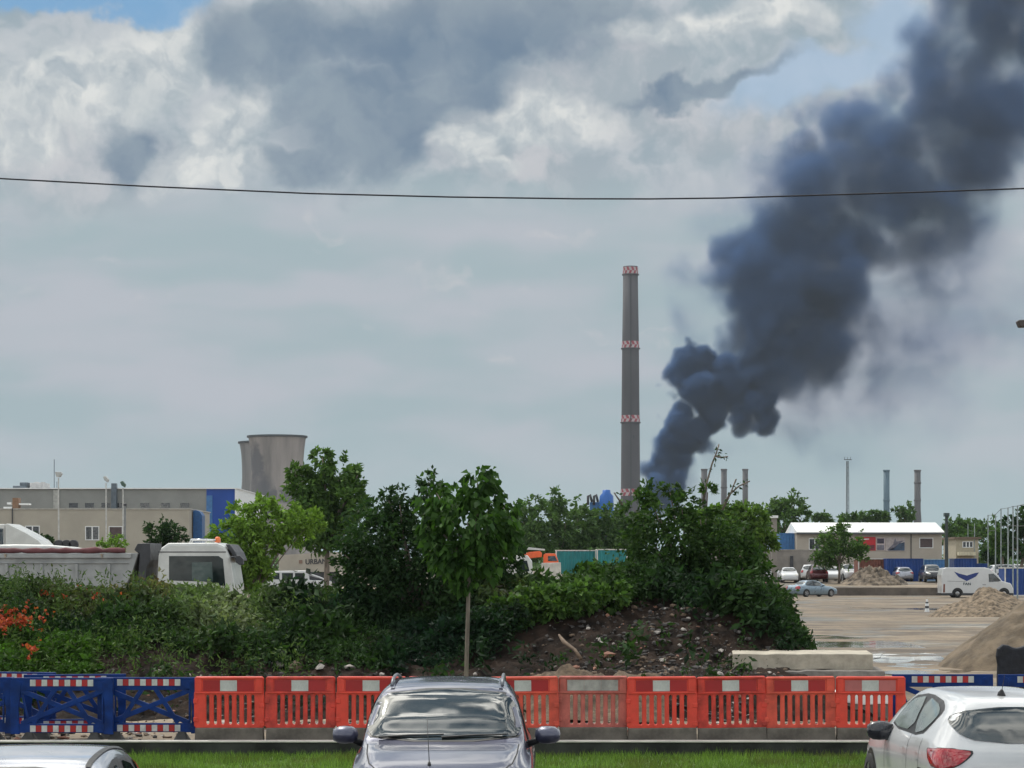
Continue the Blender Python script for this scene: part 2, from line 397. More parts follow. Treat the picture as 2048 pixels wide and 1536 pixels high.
def puddle(x0, x1, y0, y1, z):
    mb = MB(); n = 28; c = ((x0+x1)/2, (y0+y1)/2)
    vs = [(c[0]+(x1-x0)/2*math.cos(t)*(1+.2*math.sin(3*t)), c[1]+(y1-y0)/2*math.sin(t), z) for t in np.linspace(0, 2*math.pi, n, endpoint=False)]
    mb.add(vs, [tuple(range(n))]); tag(mb.build('puddle', WATER), kind='structure')
puddle(7.0, 13.5, 57, 92, -.022); puddle(6.5, 12, 66, 80, -.010); puddle(9.5, 16, 98, 122, -.035); puddle(10, 30, 128, 170, -.03)

mb = MB(); mb.box(-60, 60, -30, 28.0, -.4, -.05)
tag(mb.build('parking_asphalt', mat('asphalt', (.055, .055, .058), .85, var=.3, scale=6, bump=.3)), kind='structure')
mb = MB(); mb.box(-60, 60, 28.002, 28.15, -.4, 0.03); tag(mb.build('kerb', mat('kerb_concrete', (.36, .35, .33), .85, scale=5), bevel=.015), kind='structure')
GRASSM = mat('lawn_soil', (.08, .14, .03), .9, var=.4, scale=7, bump=.4, c2=(.13, .22, .045))
mb = MB(); mb.add([(-60, 28.152, -.06), (60, 28.152, -.06), (60, 34.3, -.15), (-60, 34.3, -.15)], [(0, 1, 2, 3)])
tag(mb.build('lawn', GRASSM), kind='structure')
def build_grass():
    n = 42000; r = np.random.default_rng(3); x = r.uniform(-8.5, 8.5, n); y = r.uniform(30.6, 34.28, n); z = -.06-(y-28.15)/6.15*.09
    h = .05+.07*r.random(n); h *= .5+1.0*fbm(x, y, .8, 5); h = h*np.where(y > 34.15, 1.25, 1.0)
    a = r.uniform(0, 2*math.pi, n); w = .006
    lean = r.normal(size=(n, 2))*.03; P = np.stack([x, y, z], 1)
    dx = np.stack([np.cos(a)*w, np.sin(a)*w, 0*a], 1); tip = P+np.stack([lean[:, 0], lean[:, 1], h], 1)
    V = np.stack([P-dx, P+dx, tip], 1).reshape(-1, 3); Fq = np.arange(3*n).reshape(-1, 3)
    tc = tints(n, (.09, .155, .035), (.17, .27, .055), r, .4)*(.6+.8*fbm(x, y, .7, 9))[:, None]; dry = (fbm(x, y, .6, 19) > .60); tc[dry] = tc[dry]*.5+np.array([.10, .085, .035])*.5
    o = np_mesh('grass', V, Fq, LEAF, tint=np.repeat(tc, 3, 0)); tag(o, 'short green lawn grass in front of the low dark wall', 'grass', kind='stuff')
build_grass()

# low wall between lawn and building site
WALLD = mat('dark_concrete', (.026, .028, .025), .9, var=.6, scale=2.2, bump=.4)  # dark blotchy tone over the whole wall face
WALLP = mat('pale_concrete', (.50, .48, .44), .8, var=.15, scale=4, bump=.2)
t = thing('low_wall', (0, 34.4, -.15), 'long low dark retaining wall with pale top edge between lawn and barriers', 'wall')
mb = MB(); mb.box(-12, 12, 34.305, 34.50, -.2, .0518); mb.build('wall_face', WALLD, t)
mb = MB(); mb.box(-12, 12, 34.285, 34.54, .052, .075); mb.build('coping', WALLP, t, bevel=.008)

# ------------------------------------------------------------------ soil mound with weeds
CREST_X = np.array([-900, -200, 0, 200, 330, 520, 690, 850, 1050, 1180, 1300, 1450, 1530, 1580, 1625, 1680, 1760])
CREST_Y = np.array([1208, 1210, 1218, 1222, 1226, 1230, 1232, 1228, 1215, 1200, 1192, 1192, 1212, 1272, 1345, 1400, 1420.])
def mound_z(x, y):
    x = np.asarray(x, float); y = np.asarray(y, float); px = 1024+x*F/47
    c = H-(np.interp(px, CREST_X, CREST_Y)-HY)*47/F; c = np.maximum(c, -.1)
    right = sstep(980, 1100, px)
    f = sstep(39.0, 46.8, y)**(.85)*(1-right)+right*(.40*sstep(39.2, 41.5, y)+.60*sstep(42, 45.5, y))
    b = 1-sstep(49, 58, y)
    return c*f*b+(fbm(x, y, 1.1, 31, 4)-.5)*.36*f*b+(fbm(x, y, .32, 37, 4)-.5)*.32*sstep(38.9, 40, y)*b-.06
SOIL = mat('dark_soil', (.008, .0055, .0045), .95, var=.5, scale=2.6, bump=1.0, spec=.15, c2=(.034, .022, .016))
def build_mound():
    xs = np.linspace(-16, 8.2, 420); ys = np.unique(np.concatenate([np.linspace(38.6, 48, 150), np.linspace(48, 58.5, 50)])); XX, YY = np.meshgrid(xs, ys); ZZ = mound_z(XX, YY)
    V = np.stack([XX, YY, ZZ], -1).reshape(-1, 3); w = len(xs); i, j = np.meshgrid(np.arange(len(ys)-1), np.arange(w-1), indexing='ij'); k = (i*w+j).ravel()
    o = np_mesh('soil_mound', V, np.stack([k, k+1, k+w+1, k+w], 1), SOIL, smooth=True)
    tag(o, kind='structure')
build_mound()
LINE_X = [-200, 60, 170, 200, 300, 420, 560, 690, 850, 980, 1000, 1060, 1120, 1180, 1300, 1400, 1490, 1540, 1570, 1700]
LINE_Y = [1460, 1420, 1360, 1312, 1296, 1316, 1332, 1335, 1338, 1328, 1295, 1258, 1232, 1215, 1208, 1214, 1250, 1290, 1300, 1300]
def leafcloud(name, P, L, tn, r, label, cat, kind, parent=None, **kw):
    V, Fq, tc = leaf_geo(P, L, tn, r, **kw); o = np_mesh(name, V, Fq, LEAF, parent, tc)
    return tag(o, label, cat, kind=kind)
def build_weeds():
    r = np.random.default_rng(21); n = 34000
    x = r.uniform(-11.5, 7.4, n); y = 39.2+r.random(n)**.8*14; z = mound_z(x, y); px = 1024+x*F/y; py = HY+(H-z)*F/y
    ok = ((py < np.interp(px, LINE_X, LINE_Y)+r.normal(size=n)*9) | ((r.random(n) < .05*(fbm(x, y, .5, 33) > .5)) & (px < 1560))) & (z > .08) & (y < 50.5); x, y, z, px, py = [q[ok] for q in (x, y, z, px, py)]
    clump = fbm(x, y, .95, 51, 2); clump = np.clip((clump-.28)/.44, 0, 1)
    low = np.where((px < 190) | (px > 1020), 1.0, 1.0)
    n = len(x); hh = (.05+.20*r.random(n)+.52*clump**1.5)*low; tall = r.random(n) < .02; hh[tall] *= 1.45
    m = 12; t = r.random((n, m))**.7; P = np.stack([x[:, None]+r.normal(size=(n, m))*.06, y[:, None]+r.normal(size=(n, m))*.06, z[:, None]+hh[:, None]*t], -1).reshape(-1, 3)
    g = fbm(x, y, 1.7, 61, 3); f = np.clip((g-.32)/.36, 0, 1)[:, None]
    c = np.array([.009, .026, .014])*(1-f)+np.array([.032, .066, .020])*f
    def spot(cx, cy, rx, ry, k=1.0): return (k*np.clip(2.4*np.exp(-((px-cx)/rx)**2-((py-cy)/ry)**2)*(.5+fbm(x, y, .5, 71, 2)), 0, 1))[:, None]
    for q, col in ((spot(70, 1335, 150, 40), (.05, .11, .018)), (spot(330, 1205, 110, 26), (.14, .18, .085)), (spot(440, 1240, 80, 34), (.10, .15, .06)), (spot(520, 1200, 60, 20, .8), (.10, .11, .045)),
                   (spot(280, 1215, 40, 16, .8), (.16, .07, .035)), (spot(40, 1170, 60, 14, .7), (.13, .09, .045)), (spot(620, 1205, 60, 16, .7), (.14, .13, .06)), (spot(455, 1268, 46, 22, .6), (.24, .27, .16)), (spot(40, 1165, 40, 12, .6), (.22, .24, .14)), (spot(180, 1230, 90, 14, .5), (.10, .10, .04)), (spot(1110, 1190, 120, 22, .7), (.055, .11, .025)), (spot(1010, 1240, 40, 16, .7), (.10, .12, .05))):
        c = c*(1-q)+np.array(col)*q
    tn = np.repeat(c, m, 0)*np.clip(1+.35*r.normal(size=(n*m, 1)), .35, 2)
    big = (vnoise(x, y, .55, 91) > .72); L = np.repeat(.045+.07*r.random(n)+.05*clump+.09*big, m)*(.7+.6*r.random(n*m))
    leafcloud('weeds', P, L, tn, r, 'dense dark green weeds growing over the soil mound', 'weeds', 'stuff', wid=.42, droop=.1)
    # taller stalks along the crest
    r = np.random.default_rng(5); n = 620; pxs = np.concatenate([r.uniform(-40, 1030, 360), r.uniform(-40, 620, 260)]); yy = np.concatenate([r.uniform(45.5, 48.5, 360), r.uniform(41.5, 46, 260)]); xx = (pxs-CX)/F*yy; zz = mound_z(xx, yy)
    P = []; 
    for a, b, c in zip(xx, yy, zz):
        h = r.uniform(.3, .68); k = 16; t = r.random(k); P.append(np.stack([a+r.normal(size=k)*.05+t*.05, b+r.normal(size=k)*.05, c+h*t], 1))
    for q in range(70):
        px_ = r.choice([30, 105, 150, 205, 270, 290])+r.normal()*14; b = r.uniform(45.8, 47.2); a = (px_-CX)/F*b; h = r.uniform(.45, .85); k = 26; t = r.random(k); P.append(np.stack([a+r.normal(size=k)*.07, b+r.normal(size=k)*.07, float(mound_z(a, b))+.15+h*t], 1))
    P = np.concatenate(P); leafcloud('tall_weeds', P, .07+.06*r.random(len(P)), tints(len(P), (.045, .085, .025), (.10, .15, .05), r), r, 'taller pale weed stalks along the crest of the mound', 'weeds', 'stuff', wid=.3, droop=-.3)
build_weeds()
def flowers(px, py, rx, ry, n, label, seed):
    r = np.random.default_rng(seed); P = []
    while len(P) < n:
        a = px+r.normal()*rx*.55; b = py+r.normal()*ry*.5; best = None
        for y in np.arange(39.6, 49, .12):
            x = (a-CX)/F*y; z = float(mound_z(x, y))+.42
            if HY+(H-z)*F/y <= b: best = (x, y, z); break
        if best: P.append(best)
        else: P.append((X(a, 46.5), 46.5, float(mound_z(X(a, 46.5), 46.5))+.3+.1*r.random()))
    P = np.array(P); P = np.repeat(P, 4, 0)+r.normal(size=(len(P)*4, 3))*.018; P[:, 1] -= .16
    V, Fq, tc = leaf_geo(P, .05+.03*r.random(len(P)), tints(len(P), (.30, .035, .022), (.46, .11, .05), r, .4), r, wid=.9, droop=-.1)
    tag(np_mesh('flower_patch', V, Fq, LEAF, tint=tc), label, 'flowers', kind='stuff')
flowers(25, 1243, 60, 26, 125, 'large patch of orange red flowers low on the left of the mound', 1)
flowers(112, 1180, 50, 18, 20, 'orange red flowers near the mound crest below the dump truck body', 2)
flowers(68, 1302, 12, 12, 12, 'small lone clump of orange flowers low above the blue barriers', 3)
flowers(265, 1190, 70, 14, 18, 'thin scatter of orange flowers behind the pale weeds', 4)

# rubble on the soil
STONES = [mat('stone_pale', (.34, .31, .28), .85, scale=9, var=.3), mat('stone_grey', (.055, .050, .048), .9, scale=9, var=.4), mat('stone_brick', (.26, .13, .09), .9, scale=9, var=.3), mat('clod', (.14, .10, .07), .95, scale=9, var=.3)]
def rock_geo(c, s, r, flat=.6):
    bm = bmesh.new(); bmesh.ops.create_icosphere(bm, subdivisions=1, radius=1)
    a = r.uniform(0, 6.28); sc = np.array([r.uniform(.7, 1.4), r.uniform(.6, 1.1), flat*r.uniform(.6, 1.1)])*s
    vs = []
    for v in bm.verts:
        q = np.array(v.co)*(1+r.normal()*.26)*sc; vs.append((c[0]+q[0]*math.cos(a)-q[1]*math.sin(a), c[1]+q[0]*math.sin(a)+q[1]*math.cos(a), c[2]+q[2]))
    fs = [tuple(v.index for v in f.verts) for f in bm.faces]; bm.free(); return vs, fs
def build_rubble():
    r = np.random.default_rng(77); mb = MB(); k = 0
    while k < 2600:
        if k % 3: px = r.normal(1330, 130); y = r.uniform(39.3, 46.5)
        else: px = r.uniform(170, 1560); y = r.uniform(39, 42.5)
        x = (px-CX)/F*y; z = float(mound_z(x, y)); py = HY+(H-z)*F/y
        if py < np.interp(px, LINE_X, LINE_Y) or px > 1590: continue
        s = .015+.055*r.random()**2.8; vs, fs = rock_geo((x, y, z+s*.1), s, r, .75); mb.add(vs, fs, int(r.choice(4, p=[.10, .66, .04, .20]))); k += 1
    tag(mb.build('rubble', STONES), 'pale and grey broken stones scattered down the bare soil of the mound', 'rubble', kind='stuff')
    mb = MB()
    for k in range(900):
        px = r.uniform(-20, 1650); y = r.uniform(35.2, 39.6); x = (px-CX)/F*y
        s = .02+.06*r.random()**2.2; z = max(float(ground_z(x, y)), float(mound_z(x, y)) if y > 38.6 else -1)
        vs, fs = rock_geo((x, y, z+s*.25), s, r); mb.add(vs, fs, int(r.choice(4, p=[.22, .26, .12, .4])))
    tag(mb.build('ground_rubble', STONES), 'tan clods and broken stones on the ground behind the barriers', 'rubble', kind='stuff')
    for j, (px, py, s, mi) in enumerate([(322, 1347, .16, 0), (556, 1335, .12, 0), (590, 1340, .17, 3), (640, 1342, .13, 0), (700, 1338, .1, 0), (835, 1326, .07, 0), (1365, 1262, .07, 0), (1312, 1268, .09, 0), (1215, 1322, .12, 2), (1430, 1270, .08, 1), (1495, 1280, .09, 1), (640, 1330, .09, 2)]):
        for y in np.arange(39.2, 47, .1):
            x = X(px, y); z = float(mound_z(x, y))
            if HY+(H-z)*F/y <= py: break
        vs, fs = rock_geo((0, 0, s*.25), s, np.random.default_rng(200+j)); o = MB().add(vs, fs).build('rubble_chunk', STONES[mi]); o.location = (x, y, z)
        w = ['pale', 'dark grey', 'reddish', 'tan'][mi]
        wh = {0: 'behind the last blue barrier on the left', 1: 'left of the car above the red barriers, leftmost there', 2: 'just left of the car roof, lumpy and largest there', 3: 'left of the car roof, wide and flat', 4: 'nearest the left edge of the grey car roof', 5: 'in shade beside the young tree trunk', 6: 'high in the middle of the soil slope', 7: 'at the top of the rubble fan', 8: 'lying on the tan heap', 9: 'under the right bush', 10: 'beside the concrete slab end', 11: 'on top of the tan clod'}[j]
        tag(o, f'{w} broken chunk {wh}', 'rubble chunk')
    # slumped heap of sandy clods
    def heap(px0, px1, pyt, pyb, y, label, seed):
        n = 40; q = np.random.default_rng(seed); xs = np.linspace(X(px0, y), X(px1, y), n); ys = np.linspace(y-1.1, y+1.2, 26); XX, YY = np.meshgrid(xs, ys)
        e = np.clip(1-((XX-xs.mean())/((xs[-1]-xs[0])/2))**2, 0, 1)*np.clip(1-((YY-y)/1.15)**2, 0, 1); hgt = (pyb-pyt)/F*y
        ZZ = np.maximum(mound_z(XX, YY), 0)-.05+e**.6*hgt*(.45+1.3*fbm(XX, YY, .34, seed, 4))
        k = (np.arange(25)[:, None]*n+np.arange(n-1)[None]).ravel()
        o = np_mesh('clay_heap', np.stack([XX, YY, ZZ], -1).reshape(-1, 3), np.stack([k, k+1, k+n+1, k+n], 1), mat('clay', (.105, .074, .048), .95, scale=5, var=.5, bump=1.0), smooth=False)
        tag(o, label, 'soil heap')
    heap(1045, 1225, 1304, 1345, 40.3, 'tan slumped clay heap low on the bare slope left of the rubble fan', 5)
    heap(1190, 1340, 1310, 1347, 40.0, 'flatter tan clay heap beside the first, below the rubble fan', 6)
build_rubble()
WOODM = mat('old_wood', (.13, .09, .06), .85, scale=6, var=.35, stretch=(1, 1, 4))
mb = MB(); mb.tube([W(1118, 1270, 42.2), W(1128, 1284, 41.6), W(1150, 1300, 41.2), W(1162, 1318, 41.0)], [.02, .04, .03, .035], 7); tag(mb.build('broken_branch', WOODM, smooth=True), 'brown broken branch leaning on the tan clay heap', 'branch')

# ------------------------------------------------------------------ bushes and the young tree near the camera
tree('round_crown_tree', 926, 32.6, [(890, 1000, 48), (960, 985, 42), (985, 1035, 48), (935, 1045, 60), (880, 1060, 42), (900, 1105, 48), (965, 1095, 48), (1000, 1075, 32), (930, 1130, 38), (955, 955, 26), (872, 985, 26), (864, 1045, 26), (866, 1088, 24), (1012, 1055, 30), (1010, 1010, 24), (1000, 1108, 28), (975, 945, 16), (900, 1140, 36), (955, 1140, 34), (928, 1100, 50), (925, 1165, 22)],
     2500, .115, ((.026, .060, .018), (.062, .132, .028)), 'young ball crowned street tree with big drooping leaves on a bare thin trunk', zbase=-.14, trunk=.038, seed=4, fork=1.12, sprigs=4, wid=.8, droop=.7, clump=8, base_px=926)
tree('mound_bush', 760, 46.2, [(760, 1090, 75), (720, 1140, 55), (810, 1110, 80), (770, 1040, 50), (830, 1040, 55), (850, 1160, 70), (760, 1180, 70), (920, 1150, 70), (800, 1010, 26), (775, 995, 14), (866, 985, 34), (990, 1120, 45), (1010, 1170, 40), (690, 1110, 26), (1020, 1100, 34)],
     15000, .11, DARKG, 'large dark dense bush on the mound behind the young street tree', 'bush', zbase=.6, trunk=.07, seed=8, sprigs=34)
tree('mound_bush', 1390, 46.8, [(1320, 1040, 50), (1285, 1085, 44), (1365, 1080, 58), (1400, 1040, 38), (1440, 1090, 60), (1350, 1130, 72), (1440, 1140, 70), (1490, 1120, 44), (1272, 1020, 26), (1302, 995, 24), (1362, 1010, 30), (1400, 1180, 65), (1480, 1180, 65), (1540, 1215, 50), (1330, 1185, 50), (1270, 1150, 36), (1510, 1150, 30), (1570, 1262, 40), (1590, 1295, 26), (1415, 985, 18), (1340, 985, 20), (1450, 1205, 50), (1500, 1232, 44), (1545, 1250, 40), (1380, 1195, 40), (1300, 1170, 40)],
     16500, .115, ((.026, .058, .020), (.062, .118, .030)), 'large tangled bush on the right end of the mound under the smoke', 'bush', zbase=.5, trunk=.06, seed=12, sprigs=40)
tree('creeping_shrub', 1130, 44.5, [(1060, 1212, 44), (1110, 1202, 34), (1160, 1200, 34), (1220, 1192, 34), (1090, 1246, 30), (1040, 1254, 34), (1010, 1230, 40)], 5200, .12, GREEN, 'low leafy shrub over the edge of the bare soil slope', 'shrub', zbase=.9, trunk=.03, seed=14, sprigs=8, wid=.7)
def shoot(pts, label, leaves=True, seed=1, Y=46.8):
    r = np.random.default_rng(seed); root = thing('tall_shoot', W(pts[0][0], pts[0][1], Y), label, 'shoot')
    Ps = [Vector(W(a, b, Y)) for a, b in pts]; mb = MB(); mb.tube(Ps, np.linspace(.022, .012, len(Ps)), 6); mb.build('stem', BARK, root, smooth=True)
    L = []
    for a, b in zip(Ps[:-1], Ps[1:]):
        for k in range(6): L.append(np.array(a.lerp(b, r.random()))+r.normal(size=3)*.03)
    L = np.array(L); V, Fq, tc = leaf_geo(L, .05+.06*r.random(len(L)), tints(len(L), *DARKG, r), r); np_mesh('foliage', V, Fq, LEAF, root, tc)
shoot([(1405, 1010), (1415, 960), (1424, 928), (1433, 905), (1438, 888)], 'tallest spindly shoot rising from the right bush in front of the small chimneys', seed=2)
shoot([(1431, 912), (1444, 915), (1456, 913)], 'short side twig near the tip of the tallest shoot', seed=9)
shoot([(1440, 1030), (1458, 990), (1478, 972), (1500, 962)], 'short leaning shoot crossing in front of the third small chimney', seed=3)
shoot([(1445, 1020), (1462, 985), (1472, 958)], 'short upright shoot between the small chimneys', seed=4)
shoot([(868, 985), (866, 960), (870, 938)], 'spindly shoot beside the top of the young street tree', seed=5, Y=46.2)
shoot([(1245, 1010), (1228, 985)], 'leaning shoot at the foot of the tall chimney', seed=6)

# ------------------------------------------------------------------ barriers
REDP = mat('red_plastic', (.66, .052, .030), .42, var=.14, scale=4, coat=.1); REDP2 = mat('sun_bleached_red_plastic', (.60, .075, .045), .55, var=.3, scale=3); REDP3 = mat('scuffed_red_plastic', (.52, .040, .026), .5, var=.35, scale=5)
REDF = mat('faded_red_plastic', (.45, .11, .09), .6, var=.25, scale=5)
REFR = mat('red_reflector', (.34, .012, .015), .35, var=.1); REFW = mat('white_reflector', (.48, .48, .475), .5, var=.2, scale=6); REFD = mat('dirty_white_reflector', (.34, .32, .31), .6, var=.3, scale=5)
REFP = mat('pink_reflector', (.42, .12, .12), .5, var=.15)
RUB = mat('black_rubber', (.035, .034, .033), .8, var=.35, scale=6); RUBD = mat('dusty_rubber', (.13, .115, .098), .9, var=.35, scale=4)
BLUEP = mat('blue_plastic', (.003, .026, .145), .5, var=.35, scale=4, spec=.2)
def red_barrier(label, plastic, refl_side, refl_mid, nslots=7, group='red plastic barriers'):
    root = thing('red_barrier', (0, 0, 0), label, 'barrier', group=group)
    w = 1.05; hw = w/2
    holes = []; x0 = -hw+.16; pitch = (w-.25)/nslots
    for i in range(nslots): a = x0+i*pitch; holes.append(pill(a, a+pitch*.64, .272, .748))
    outer = [(-hw+.02, .24), (hw-.03, .24), (hw-.005, .26), (hw-.005, .70), (hw-.012, .74), (hw-.012, .98), (hw-.03, 1.0), (-hw+.03, 1.0), (-hw+.01, .98), (-hw+.01, .78), (-hw, .76), (-hw, .27)]
    mb = MB(); vs, fs = plate(outer, holes, .06, .012); mb.add(vs, fs)
    mb.box(-hw+.015, hw-.018, -.055, .055, .972, 1.005); mb.box(-hw+.015, hw-.018, -.052, .052, .752, .778)
    mb.box(-hw+.016, -hw+.11, -.050, .050, .776, .974); mb.box(hw-.13, hw-.019, -.050, .050, .776, .974)
    for z in (.36, .64): mb.box(-hw-.02, -hw+.05, -.045, .045, z-.035, z+.035); mb.box(hw-.07, hw+.012, -.040, .040, z-.10, z-.032)
    mb.build('panel', plastic, root, local=True, bevel=.008)
    a0 = -hw+.13; a1 = hw-.15; d = (a1-a0)/3
    for k, mm in enumerate((refl_side, refl_mid, refl_side)):
        q = MB(); q.box(a0+k*d+.001, a0+(k+1)*d-.001, -.036, -.029, .79, .955); o = q.build('reflector', mm, root, local=True)
    q = MB(); q.prism([(-hw+.004, 0), (hw-.004, 0), (hw-.004, .05), (hw-.012, .236), (-hw+.012, .236), (-hw+.004, .05)], -.085, .10); q.box(-hw+.04, hw-.06, -.13, .15, 0, .05)
    q.build('base', RUBD, root, local=True, bevel=.012)
    return root
LBL = {390: 'red slatted barrier next to the blue lattice barrier, first of the red row', 532: 'red slatted barrier between the row end and the grey car, second of the row', 674: 'red slatted barrier half hidden by the left side of the grey car',
       816: 'red slatted barrier wholly behind the grey car', 979: 'red slatted barrier just right of the grey car', 1255: 'red slatted barrier just right of the faded one', 1395: 'red slatted barrier in front of the concrete slab left end', 1532: 'red slatted barrier in front of the concrete slab middle'}
proto = None; YB = 34.86
for px, lb in LBL.items():
    if proto is None: proto = red_barrier(lb, REDP, REFR, REFW); o = proto
    else: o = copy_tree(proto); o['label'] = lb
    for ch in o.children:
        if ch.name.startswith('panel') and px in (532, 979, 1395, 1532):
            ch.material_slots[0].link = 'OBJECT'; ch.material_slots[0].material = REDP3 if px in (532, 1395) else REDP2
    o.location = (X(px, YB)+.525, YB+rng.normal()*.022, 0); o.rotation_euler = (R(rng.normal()*1.2), R(rng.normal()*.35), R(rng.normal()*1.4))
o = red_barrier('faded pinkish barrier with one dirty white panel across its top', REDF, REFD, REFD); o.location = (X(1118, YB)+.52, YB+.03, .005)
o = red_barrier('red barrier with pale pink reflectors at the right end of the row', REDP, REFP, REFW); o.location = (X(1672, YB)+.525, YB, 0)

def blue_barrier(label, group='blue lattice barriers'):
    root = thing('blue_barrier', (0, 0, 0), label, 'barrier', group=group); L = 1.56; h = L/2
    mb = MB(); mb.box(-h, h, -.025, .025, .955, .995); mb.box(-h, h, -.022, .022, .80, .957); mb.box(-h, h, -.022, .022, .16, .30)
    for s in (-1, 1):
        mb.prism([(s*h, .14), (s*(h-.14), .14), (s*(h-.12), .5), (s*(h-.17), .93), (s*(h-.05), .99), (s*h, .93)], -.03, .03)
    a = h-.16; y0, y1 = -.02, .02
    mb.bar((-a, .80), (a, .30), .075, y0, y1); mb.bar((-a, .30), (a, .80), .075, y0-.002, y1+.002)
    mb.bar((-.10, .82), (-.44, .30), .068, y0-.001, y1+.001); mb.bar((.10, .82), (.44, .30), .068, y0-.001, y1+.001)
    mb.bar((-.62, .80), (-.5, .30), .03, y0+.003, y1-.003); mb.bar((.62, .80), (.62, .30), .03, y0+.003, y1-.003)
    mb.build('panel', BLUEP, root, local=True, bevel=.006)
    for z0 in (.868, .175):
        q = MB(); d = .0875; n = 11; x0 = -n*d/2
        for i in range(n): q.box(x0+i*d+.002, x0+(i+1)*d-.002, -.031, -.020, z0, z0+.098, i % 2)
        q.build('reflective_strip', [REFW, REFR], root, local=True)
    for s in (-1, 1):
        q = MB(); q.add([(s*.5-.13, -.22, 0), (s*.5+.13, -.22, 0), (s*.5+.13, .22, 0), (s*.5-.13, .22, 0), (s*.5-.05, -.04, .17), (s*.5+.05, -.04, .17), (s*.5+.05, .04, .17), (s*.5-.05, .04, .17)],
                       [(0, 3, 2, 1), (4, 5, 6, 7), (0, 1, 5, 4), (1, 2, 6, 5), (2, 3, 7, 6), (3, 0, 4, 7)]); q.build('foot', RUB, root, local=True, bevel=.01)
    return root
BL = [(298, 34.95, 0, 'blue lattice barrier beside the first red barrier'), (124, 34.80, -1.5, 'blue lattice barrier with bright stripes, second from the red row'), (150, 35.7, 9, 'blue barrier standing close behind another blue barrier'),
      (-75, 34.95, 2, 'blue barrier cut off by the left edge of the picture'), (20, 36.3, -14, 'blue barrier standing askew behind the two leftmost ones'),
      (1885, 35.6, 0, 'striped blue barrier right after the last red barrier, behind the white car'), (2095, 35.7, 3, 'striped blue barrier behind the white car aerial')]
bp = None
for px, y, a, lb in BL:
    if bp is None: bp = blue_barrier(lb); o = bp
    else: o = copy_tree(bp); o['label'] = lb
    o.location = (X(px, y), y, max(0, float(ground_z(X(px, y), y)))); o.rotation_euler = (0, 0, R(a))

# concrete slabs and things behind the barriers on the right
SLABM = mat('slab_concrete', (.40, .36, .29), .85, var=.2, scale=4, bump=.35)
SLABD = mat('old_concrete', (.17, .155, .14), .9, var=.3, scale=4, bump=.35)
def slab(px0, px1, pyt, pyb, y0, dep, label, m, seed, zfix=None):
    r = np.random.default_rng(seed); x0, x1 = X(px0, y0), X(px1, y0); z0, z1 = (Z(pyb, y0), Z(pyt, y0)) if zfix is None else zfix; n = 14; mb = MB()
    xs = np.linspace(x0, x1, n); top = [z1+r.normal()*.006 for _ in xs]; bot = [z0+r.normal()*.012 for _ in xs]; vs = []
    for i in range(n): vs += [(xs[i], y0+r.normal()*.006, bot[i]), (xs[i], y0+r.normal()*.006, top[i]), (xs[i]+.12, y0+dep, top[i]+.015), (xs[i]+.12, y0+dep, bot[i])]
    fs = [(i*4+k, i*4+(k+1) % 4, i*4+4+(k+1) % 4, i*4+4+k) for i in range(n-1) for k in range(4)]+[(0, 3, 2, 1), ((n-1)*4, (n-1)*4+1, (n-1)*4+2, (n-1)*4+3)]
    fs = [tuple(reversed(f)) for f in fs]
    return tag(mb.add(vs, fs).build('concrete_slab', m, bevel=.015), label, 'slab')
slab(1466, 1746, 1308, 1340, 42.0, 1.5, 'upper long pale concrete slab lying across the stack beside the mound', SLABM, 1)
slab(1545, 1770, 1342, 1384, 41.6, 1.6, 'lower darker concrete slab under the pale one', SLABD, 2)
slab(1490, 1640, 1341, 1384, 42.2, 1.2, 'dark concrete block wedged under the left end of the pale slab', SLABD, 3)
slab(1330, 1800, 1384, 1408, 41.0, .5, 'long white beam seen through the red barrier slots', mat('white_beam', (.82, .81, .78), .6, var=.06), 4)  # plain white beam along the foot of the slab stack
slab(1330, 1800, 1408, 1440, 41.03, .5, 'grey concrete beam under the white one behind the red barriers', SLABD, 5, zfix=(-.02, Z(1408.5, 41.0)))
# black garment with two legs hung behind the right barriers
BLK = mat('black_cloth', (.006, .008, .014), .7, var=.4, scale=5, bump=.3); YG = 44.0
gp = [(1999, 1352), (2000, 1330), (1997, 1312), (1999, 1300), (2006, 1294), (2014, 1295), (2022, 1299), (2032, 1301), (2042, 1299), (2054, 1294), (2066, 1297), (2070, 1312), (2066, 1330), (2064, 1400), (2040, 1400), (2027, 1345), (2020, 1349), (2016, 1344), (2013, 1400), (1999, 1400)]
gh = [(2001, 1299), (2003, 1299), (2003, 1305), (2001, 1305)]
vs, fs = plate([(X(a, YG), Z(b, YG)) for a, b in gp], [[(X(a, YG), Z(b, YG)) for a, b in gh]], .16, .05)
g = thing('hanging_garment', (X(2030, YG), YG, 0), 'black garment with two legs hanging behind the striped barrier at the sand heap', 'garment')
MB().add([(a, b+YG, c) for a, b, c in vs], fs).build('cloth', BLK, g, smooth=False)
mb = MB(); mb.tube([(X(2034, YG), YG+.12, 0), (X(2034, YG), YG+.12, Z(1303, YG))], .025, 8); mb.build('post', WOODM, g)

